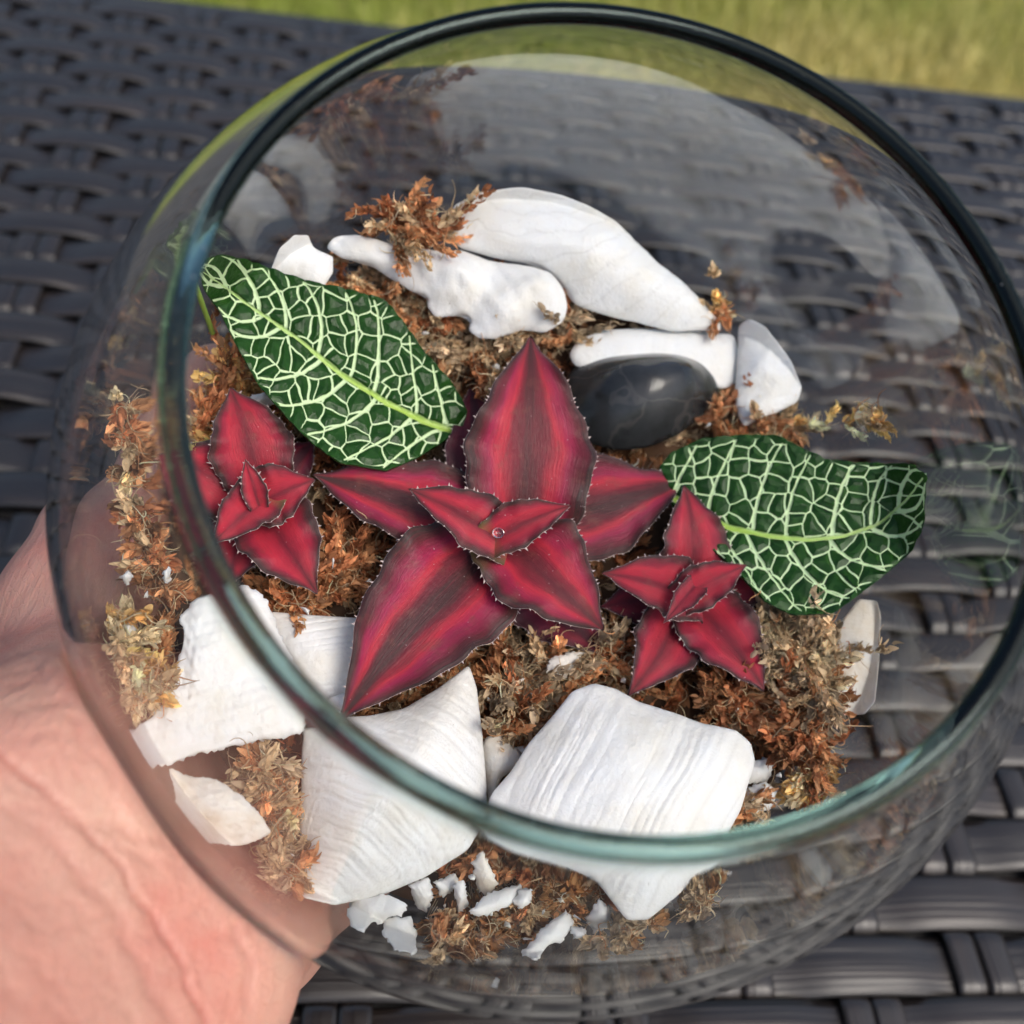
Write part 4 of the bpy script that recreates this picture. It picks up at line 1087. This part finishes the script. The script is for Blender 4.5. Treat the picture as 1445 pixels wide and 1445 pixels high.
def arc_param(poly, n):
    p = np.array(poly, float); s = np.concatenate([[0], np.cumsum(np.linalg.norm(np.diff(p, axis=0), axis=1))]); u = np.linspace(0, s[-1], n)
    q = np.stack([np.interp(u, s, p[:, 0]), np.interp(u, s, p[:, 1])], -1)
    for _ in range(4):
        r = q.copy(); r[1:-1] = .5 * q[1:-1] + .25 * (q[:-2] + q[2:]); q = r
    return q
def seg_dist(p, poly):
    best = np.full(p.shape[:-1], 1e9)
    for a, b in zip(poly[:-1], poly[1:]):
        ab = b - a; t = np.clip(((p - a) @ ab) / max(ab @ ab, 1e-9), 0, 1)
        best = np.minimum(best, np.linalg.norm(p - a - t[..., None] * ab, axis=-1))
    return best
def fit_leaf(parent, midrib, edgeA, edgeB, zfun, nsec=8, seed=0, cell=27., sec_w=2.5, mid_w=5.2, name='leaf', res=1.0):
    """net-veined leaf: midrib and both margins as pixel curves; veins drawn as height and colour on a dense blade"""
    r = np.random.default_rng(seed)
    ns_, nt = int(400 * res), int(140 * res)
    m = arc_param(midrib, ns_); A = arc_param(edgeA, ns_); B = arc_param(edgeB, ns_)
    T = np.linspace(-1, 1, 2 * nt - 1)
    TA = np.abs(T)
    g = np.where((T < 0)[None, :, None], m[:, None] + (A[:, None] - m[:, None]) * TA[None, :, None], m[:, None] + (B[:, None] - m[:, None]) * TA[None, :, None])
    S = np.linspace(0, 1, ns_)
    # veins in pixel space
    dm = seg_dist(g, m[::10])
    wmid = mid_w * (1 - .75 * S)[:, None]
    vein = np.exp(-(dm / np.maximum(wmid, 1.6)) ** 4)
    midf = vein.copy()
    def put(poly, w, vein):
        d = seg_dist(g, np.array(poly)); return np.maximum(vein, np.exp(-(d / w) ** 4))
    secs = []
    for sd_, E_ in ((-1, A), (1, B)):
        for k in range(nsec):
            s0 = (k + .35 + .2 * r.normal() * .6) / (nsec + .3); 
            pts = []
            for t in np.linspace(0, .95, 9):
                s = min(.99, s0 + (.17 * t ** 1.5 + .03 * t) * (1 - .35 * s0))
                i = int(s * (ns_ - 1)); pts.append(m[i] + (E_[i] - m[i]) * t)
            pts = np.array(pts); secs.append(pts)
            wd = sec_w * r.uniform(.85, 1.15)
            for q0 in range(0, len(pts) - 2, 2): vein = put(pts[q0:q0 + 3], wd * (1.2 - .095 * q0), vein)
    # tertiary net: jittered cells
    mn, mx = g.reshape(-1, 2).min(0) - 20, g.reshape(-1, 2).max(0) + 20
    gx_, gy_ = np.meshgrid(np.arange(mn[0], mx[0], cell), np.arange(mn[1], mx[1], cell * .92), indexing='ij')
    seeds = np.stack([gx_, gy_], -1).reshape(-1, 2) + r.uniform(-.42, .42, (gx_.size, 2)) * cell
    # keep cell seeds off the main veins
    allv = [m[::10]] + secs
    for _ in range(2):
        for v in allv:
            d = seg_dist(seeds, v); near = d < cell * .30
            if near.any():
                q = seeds[near]; j = np.argmin(((q[:, None] - v[None]) ** 2).sum(-1), 1); o_ = q - v[j]; o_ /= np.maximum(np.linalg.norm(o_, axis=1, keepdims=True), 1e-6)
                seeds[near] = q + o_ * cell * .18
    flat = g.reshape(-1, 2); wob = np.stack([1.2 * np.sin(flat[:, 1] * .17) + .5 * np.sin(flat[:, 0] * .41), 1.2 * np.sin(flat[:, 0] * .15 + 1) + .5 * np.sin(flat[:, 1] * .45)], -1)
    f1 = np.full(len(flat), 1e9); f2 = f1.copy(); i1 = np.zeros(len(flat), int); i2 = i1.copy()
    fp = flat + wob
    for k in range(len(seeds)):
        d = ((fp - seeds[k]) ** 2).sum(1)
        a = d < f1; b = (~a) & (d < f2)
        f2[a] = f1[a]; i2[a] = i1[a]; f1[a] = d[a]; i1[a] = k; f2[b] = d[b]; i2[b] = k
    sd2 = np.linalg.norm(seeds[i1] - seeds[i2], axis=1)
    ed = (f2 - f1) / np.maximum(2 * sd2, 1e-6)
    hsh = np.sin((np.minimum(i1, i2) * 12.9898 + np.maximum(i1, i2) * 78.233)) * 43758.5453; hsh = hsh - np.floor(hsh)
    wt = .85 + .75 * hsh
    ter = np.exp(-(ed / wt) ** 4).reshape(g.shape[:2])
    ter *= np.clip((1.0 - TA[None, :]) * 12, 0, 1)
    vein2 = np.maximum(vein * np.clip((1 - TA[None, :]) * 14, .0, 1), ter)
    pillow = np.clip(ed / (cell * .33), 0, 1).reshape(g.shape[:2])
    z = zfun(S[:, None], T[None, :])
    h = .060 * pillow * (1 - .5 * vein2) - .02 * vein - .05 * midf
    und = .03 * np.sin(S[:, None] * 19 + 2 * np.sign(T)[None]) * TA[None] ** 3
    mid3 = P(g[..., 0], g[..., 1], z + 0 * g[..., 0], 7.45)
    up = mid3 + AX * (h + und + .015)[..., None]; dn = mid3 + AX * (und - .035)[..., None]
    n0 = ns_ * (2 * nt - 1); nn = 2 * nt - 1
    f = [grid_faces(ns_, nn, flip=True), grid_faces(ns_, nn) + n0]
    i = np.arange(ns_ - 1)
    f.append(np.stack([i * nn, (i + 1) * nn, (i + 1) * nn + n0, i * nn + n0], -1)); f.append(np.stack([i * nn + nn - 1, i * nn + nn - 1 + n0, (i + 1) * nn + nn - 1 + n0, (i + 1) * nn + nn - 1], -1))
    V = np.concatenate([up.reshape(-1, 3), dn.reshape(-1, 3)])
    at = {'vein': np.tile(vein2.ravel(), 2), 'mid': np.tile((midf * np.clip(1.25 - S[:, None] * .9, 0, 1)).ravel(), 2)}
    return add(name, c2w(keep_in(V, 7.64)), np.concatenate(f), MAT['fit'], parent, True, attrs=at)
def stem_tube(parent, pts, r, name='leaf_stalk', mat='stem'):
    p = np.array(pts); q = np.array([np.interp(np.linspace(0, 1, 16), np.linspace(0, 1, len(p)), p[:, k]) for k in range(3)]).T
    t = np.gradient(q, axis=0); t /= np.linalg.norm(t, axis=1, keepdims=True); u = np.cross(t, AX + .01); u /= np.linalg.norm(u, axis=1, keepdims=True); v = np.cross(t, u)
    a = np.linspace(0, 6.283, 10, endpoint=False)
    V = q[:, None] + r * (u[:, None] * np.cos(a)[None, :, None] + v[:, None] * np.sin(a)[None, :, None])
    return add(name, c2w(V.reshape(-1, 3)), grid_faces(16, 10, wrap_v=True), MAT[mat], parent)

F1 = empty('net_leaf_plant', c2w(P(660, 640, -3.1)))
tag(F1, 'dark green net-veined plant with a white-laced leaf behind the large rosette by the rim', 'plant')
fit_leaf(F1, [(650, 612), (600, 595), (545, 568), (480, 527), (420, 478), (350, 430), (310, 400), (279, 380)],
         [(650, 612), (660, 580), (640, 545), (605, 505), (570, 455), (545, 425), (490, 410), (420, 392), (350, 370), (312, 360), (290, 366), (279, 380)],
         [(650, 612), (628, 622), (590, 645), (545, 665), (480, 655), (440, 625), (405, 590), (365, 545), (335, 490), (310, 440), (288, 410), (279, 380)],
         lambda s, t: -2.35 + 1.1 * s + .28 * np.abs(t) ** 1.3 * np.sin(np.clip(s, 0, 1) * math.pi) - .25 * np.clip(s - .7, 0, 1), nsec=8, seed=2, cell=27)
stem_tube(F1, [P(648, 611, -2.37), P(670, 625, -2.6), P(680, 640, -3.2)], .07)
# small added leaf standing in for the leaf tip's refracted image by the rim
fit_leaf(F1, [(262, 372), (252, 350), (244, 332), (270, 312)], [(262, 372), (240, 355), (228, 335), (250, 318), (270, 312)], [(262, 372), (262, 352), (262, 338), (268, 325), (270, 312)],
         lambda s, t: -.6 + .5 * s + 0 * t, nsec=3, seed=9, cell=16, sec_w=1.6, mid_w=3, res=.3)
stem_tube(F1, [P(262, 371, -.6), P(275, 400, -1.5), P(300, 470, -3.0)], .05)
F2 = empty('net_leaf_plant', c2w(P(960, 700, -3.1)))
tag(F2, 'dark green net-veined plant with a wide white-laced leaf touching the bare glass wall', 'plant')
fit_leaf(F2, [(935, 690), (980, 722), (1030, 745), (1090, 757), (1140, 762), (1190, 757), (1240, 740), (1280, 705), (1306, 668)],
         [(935, 690), (930, 660), (945, 640), (990, 620), (1045, 613), (1090, 615), (1130, 632), (1165, 648), (1210, 653), (1250, 656), (1285, 655), (1306, 668)],
         [(935, 690), (960, 735), (1010, 780), (1050, 820), (1080, 850), (1120, 868), (1175, 866), (1210, 840), (1250, 810), (1285, 780), (1302, 745), (1304, 700), (1306, 668)],
         lambda s, t: -2.35 + 1.35 * s + .30 * np.abs(t) ** 1.3 * np.sin(np.clip(s, 0, 1) * math.pi), nsec=7, seed=5, cell=27)
stem_tube(F2, [P(938, 692, -2.37), P(925, 690, -2.6), P(915, 690, -3.2)], .07)
